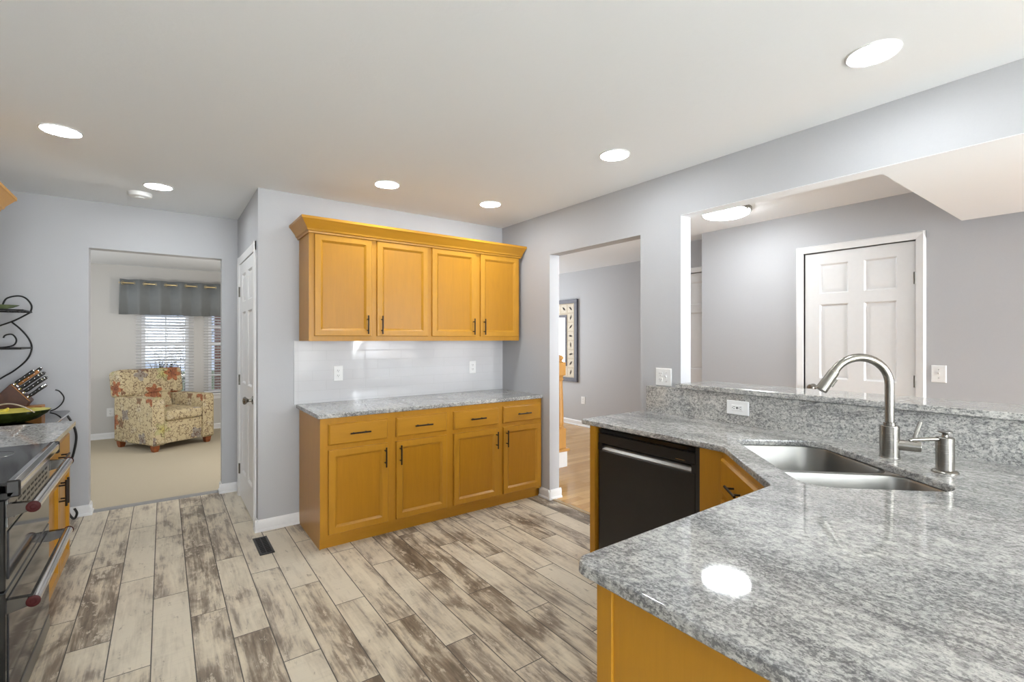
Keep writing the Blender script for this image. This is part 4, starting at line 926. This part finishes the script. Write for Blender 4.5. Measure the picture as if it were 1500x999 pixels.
# fruit dish
fb = thing('fruit_dish', 'wide oval dark green dish with yellow inside on the smoked glass shelf', 'dish')
FX, FY = -0.825, 4.44
prof_o = [(0.0, 0.8515), (0.09, 0.8515), (0.15, 0.872), (0.195, 0.905), (0.215, 0.928)]; prof_i = [(0.212, 0.930), (0.19, 0.911), (0.145, 0.880), (0.085, 0.861), (0.0, 0.860)]
obj('outer_shell', MB().lathe(prof_o + [(0.212, 0.930)], (FX, FY, 0), 40, sy=0.72), M['dish_out'], fb)
obj('inner_glaze', MB().lathe(prof_i, (FX, FY, 0.0008), 40, sy=0.72), M['dish_in'], fb)
hp = [(FX - 0.10, FY - 0.11, 0.927)] + [(FX - 0.10 + 0.25 * k / 10, FY - 0.115, 0.927 + 0.062 * math.sin(PI * k / 10)) for k in range(1, 10)] + [(FX + 0.15, FY - 0.108, 0.922)]
obj('handle', MB().tube(smooth_pts(hp, 3), 0.0045, 8), M['beige'], fb)
rebase(fb, (FX, FY, 0.8515))
def banana(x, y, z, rz, label, tilt=0):
    m = MB(); P = []; R = []
    for k in range(13):
        a = math.radians(-55 + 110 * k / 12); P.append((0.12 * math.sin(a), 0, 0.12 * (1 - math.cos(a)))); R.append(0.0175 * (0.25 + 0.75 * min(1, math.sin(PI * (k + 0.6) / 13.2) * 1.5)))
    m.tube(P, R, 10); o = obj('banana', m, M['banana']); o.location = (x, y, z); o.rotation_euler = (0.5 + tilt, 0, rz); tag(o, label, 'fruit', 'bananas in the dish')
banana(FX - 0.085, FY - 0.035, 0.905, 0.35, 'yellow banana nearest the camera in the green dish')
banana(FX - 0.09, FY + 0.02, 0.907, 0.15, 'yellow banana behind the front one in the green dish', 0.2)

# ------------------------------------------------------------------ living room: armchair, valance
ac = thing('armchair', 'cream armchair with red, green and grey floral print in the living room', 'armchair', None, (0.02, 7.845, 0), math.radians(30.1))
F = M['floral']
def soft(x0, x1, y0, y1, z0, z1, b=0.03, m=None): return MB().box(x0, x1, y0, y1, z0, z1, b, 3, m)
for s in (-1, 1):
    a, b = (-0.385, -0.235) if s < 0 else (0.235, 0.385)
    arm = obj('arm', MB().prism(fillet([(-0.405, 0.085), (0.40, 0.085), (0.40, 0.655), (-0.405, 0.665)], [0.01, 0.01, 0.03, 0.04], 5), a, b, 'x', 0.014, 2), F, ac, 50, True)
    pa = [(a + 0.004, -0.408, 0.09), (a + 0.004, -0.408, 0.63), (a + 0.02, -0.405, 0.662), (b - 0.02, -0.405, 0.662), (b - 0.004, -0.408, 0.63), (b - 0.004, -0.408, 0.09)]
    obj('piping', MB().tube(pa, 0.004, 6), plain('cream_piping', (0.58, 0.48, 0.3), 0.8), arm)
obj('front_rail', soft(-0.237, 0.237, -0.385, -0.30, 0.085, 0.365, 0.012), F, ac, 50, True)
obj('seat_base', MB().box(-0.236, 0.236, -0.30, 0.36, 0.09, 0.36), F, ac, 50, True)
obj('seat_cushion', MB().box(-0.233, 0.233, -0.43, 0.20, 0.366, 0.50, 0.045, 4), F, ac, 60, True)
bt = Matrix.Translation((0, 0.36, 0.36)) @ Matrix.Rotation(math.radians(-9), 4, 'X')
obj('backrest', MB().box(-0.232, 0.232, -0.16, 0.06, 0.0, 0.36, 0.03, 3, bt).box(-0.395, 0.395, -0.175, 0.075, 0.276, 0.63, 0.05, 4, bt), F, ac, 60, True)
obj('back_panel', MB().box(-0.236, 0.236, 0.33, 0.40, 0.09, 0.36), F, ac, 50, True)
for x in (-0.325, 0.325):
    for y in (-0.355, 0.355):
        obj('leg', MB().lathe([(0.034, 0), (0.045, 0.03), (0.052, 0.075), (0.052, 0.086)], (x, y, 0), 4, Matrix.Rotation(PI / 4, 4, 'Z')).box(x - 0.036, x + 0.036, y - 0.036, y + 0.036, 0.03, 0.086, 0.006), M['foot'], ac)
rodt = thing('curtain_rod', 'thin gold curtain rod threaded through the grey valance', 'curtain rod')
VY = 8.615
obj('rod', MB().tube([(-0.47, VY, 2.19), (1.52, VY, 2.19)], 0.011, 12), M['gold'], rodt)
obj('finial', MB().lathe([(0, 0), (0.012, 0), (0.018, 0.012), (0.012, 0.03), (0, 0.034)], (-0.47, VY, 2.19), 14, Matrix.Rotation(-PI / 2, 4, 'Y')), M['gold'], rodt)
for x in (-0.44, 1.49): obj('bracket', MB().tube([(x, VY, 2.19), (x, 8.746, 2.19)], 0.007, 8).box(x - 0.018, x + 0.018, 8.742, 8.75, 2.155, 2.225), M['gold'], rodt)
rebase(rodt, (0.5, VY, 2.19))
m = MB(); n = 240; V = [[], []]
for i in range(n + 1):
    x = -0.49 + 1.99 * i / n; ph = 2 * PI * (x + 0.46) / 0.245
    for k, z in enumerate((2.243, 1.745)):
        a = 0.036 if k == 0 else 0.040
        V[k].append(m.bm.verts.new((x + (0.012 * math.sin(ph * 2) if k else 0), VY + a * math.sin(ph + (0.25 if k else 0)), z + (0.004 * math.sin(ph * 0.5) if k else 0))))
for i in range(n): m.bm.faces.new((V[0][i], V[0][i + 1], V[1][i + 1], V[1][i]))
va = obj('curtain_valance', m, M['valance'], None, 80); tag(va, 'grey grommet valance hanging above the living room windows', 'valance')
sm = va.modifiers.new('cloth thickness', 'SOLIDIFY'); sm.thickness = 0.004
gm = MB()
for j in range(17):
    x = -0.46 + 0.1225 * j; ph = 2 * PI * (x + 0.46) / 0.245; s = math.cos(ph)
    ang = math.atan2(0.036 * 2 * PI / 0.245 * s, 1); R = Matrix.Rotation(ang, 4, 'Z') @ Matrix.Rotation(PI / 2, 4, 'X')
    rr = 0.024; c = Vector((x, VY, 2.19)); gm.tube([c + R @ Vector((rr * math.cos(t * PI / 9), rr * math.sin(t * PI / 9), 0)) for t in range(18)], 0.005, 6, closed=True)
obj('grommets', gm, M['gold'], va)
rebase(va, (0.5, VY, 1.745))

# ------------------------------------------------------------------ foyer: framed mirror, newel and stair
X = 5.43
pf = thing('framed_mirror', 'slate framed mirror bordered by small cream botanical prints on the foyer wall', 'mirror')
y0, y1, z0, z1 = 5.60, 6.56, 0.70, 2.05
def rect_ring(mb, a, b, c, d, wd, x0, x1, bev=0.003):
    mb.box(x0, x1, a, b, c, c + wd, bev).box(x0, x1, a, b, d - wd, d, bev).box(x0, x1, a, a + wd, c + wd, d - wd, bev).box(x0, x1, b - wd, b, c + wd, d - wd, bev); return mb
obj('outer_frame', rect_ring(MB(), y0, y1, z0, z1, 0.065, X - 0.035, X - 0.001), M['frame'], pf)
obj('mat_board', rect_ring(MB(), y0 + 0.065, y1 - 0.065, z0 + 0.065, z1 - 0.065, 0.20, X - 0.018, X - 0.002, 0), M['mat_board'], pf)
obj('inner_frame', rect_ring(MB(), y0 + 0.25, y1 - 0.25, z0 + 0.25, z1 - 0.25, 0.045, X - 0.028, X - 0.001), M['frame'], pf)
obj('mirror_glass', MB().box(X - 0.016, X - 0.004, y0 + 0.29, y1 - 0.29, z0 + 0.29, z1 - 0.29), M['mirror'], pf)
mt, mk = MB(), MB(); rnd = random.Random(5)
cells = []
ny, nz = 5, 8; py0, py1, pz0, pz1 = y0 + 0.075, y1 - 0.075, z0 + 0.075, z1 - 0.075
cw, ch = (py1 - py0) / ny, (pz1 - pz0) / nz
for i in range(ny):
    for j in range(nz):
        if 0 < i < ny - 1 and 0 < j < nz - 1: continue
        cy, cz = py0 + (i + .5) * cw, pz0 + (j + .5) * ch
        mt.box(X - 0.0205, X - 0.0175, cy - cw * .42, cy + cw * .42, cz - ch * .43, cz + ch * .43)
        a = rnd.uniform(0, PI); L = 0.056
        for k in range(3):
            aa = a + (k - 1) * rnd.uniform(0.3, 0.7); w_ = 0.016 if k == 1 else 0.009; dy, dz = math.cos(aa), math.sin(aa); q = L * (1 if k == 1 else 0.65)
            pts = [(cy - dy * q * 0.8, cz - dz * q * 0.8), (cy - dz * w_, cz + dy * w_), (cy + dy * q, cz + dz * q), (cy + dz * w_, cz - dy * w_)]
            mk.prism(pts, X - 0.0225, X - 0.0203, 'x')
obj('print_tiles', mt, M['tile_print'], pf); obj('print_motifs', mk, M['ink'], pf)
rebase(pf, (X, (y0 + y1) / 2, z0))
nw = thing('newel_post', 'turned oak stair newel post with square blocks, seen through the doorway', 'newel post')
NX, NY = 3.525, 3.93
def sq(a, b, h): return MB().box(NX - h, NX + h, NY - h, NY + h, a, b, 0.004)
obj('base_block', sq(0.20, 0.42, 0.052), M['oak'], nw)
obj('shaft', MB().lathe([(0.05, 0.42), (0.052, 0.435), (0.040, 0.45), (0.048, 0.475), (0.044, 0.50), (0.046, 0.56), (0.040, 0.75), (0.033, 0.93), (0.036, 0.945), (0.046, 0.955), (0.036, 0.967), (0.040, 0.985), (0.050, 1.0)], (NX, NY, 0), 24), M['oak'], nw)
obj('top_block', sq(1.0, 1.145, 0.05), M['oak'], nw)
obj('cap', MB().lathe([(0.048, 1.145), (0.030, 1.155), (0.028, 1.165), (0.044, 1.18), (0.046, 1.195), (0.034, 1.215), (0, 1.226)], (NX, NY, 0), 24), M['oak'], nw)
rebase(nw, (NX, NY, 0.2))
stc = thing('staircase', 'white sided staircase start with oak treads behind the newel post', 'stairs')
obj('side_panel', MB().prism([(2.62, 0.0), (3.585, 0.0), (3.585, 0.17), (3.30, 0.17), (3.30, 0.37), (3.03, 0.37), (3.03, 0.57), (2.76, 0.57), (2.76, 0.77), (2.62, 0.77)], 3.99, 4.9, 'y').box(3.46, 3.585, 3.87, 3.99, 0.0, 0.17), M['trim'], stc)
for a, b, z in ((3.28, 3.61, 0.17), (3.01, 3.32, 0.37), (2.74, 3.05, 0.57), (2.62, 2.78, 0.77)):
    t_ = MB().box(a, b, 3.99 if z > 0.2 else 3.985, 4.9, z, z + 0.03, 0.006)
    if z < 0.2: t_.box(3.445, 3.61, 3.85, 3.985, z, z + 0.03, 0.006)
    obj('tread', t_, M['oak'], stc)
rebase(stc, (3.1, 4.4, 0))

# floor register
vt = thing('floor_vent', 'black slotted floor register by the pantry wall corner', 'vent')
vx0, vx1, vy0, vy1 = 0.503, 0.592, 3.44, 3.755
obj('frame', MB().box(vx0, vx1, vy0, vy0 + 0.015, 0, 0.006, .002).box(vx0, vx1, vy1 - 0.015, vy1, 0, 0.006, .002).box(vx0, vx0 + 0.013, vy0 + .015, vy1 - .015, 0, 0.006, .002).box(vx1 - 0.013, vx1, vy0 + .015, vy1 - .015, 0, 0.006, .002), M['black_satin'], vt)
m = MB()
for k in range(17): yy = vy0 + 0.02 + k * (vy1 - vy0 - 0.04) / 16; m.box(vx0 + 0.013, vx1 - 0.013, yy - 0.003, yy + 0.003, 0.001, 0.005)
m.box(vx0 + 0.041, vx0 + 0.047, vy0 + .015, vy1 - .015, 0.001, 0.005)
obj('louvers', m, M['black_satin'], vt)
obj('duct_pan', MB().box(vx0 + 0.012, vx1 - 0.012, vy0 + 0.014, vy1 - 0.014, 0.0003, 0.001), M['slot'], vt)
rebase(vt, (0.55, 3.6, 0))
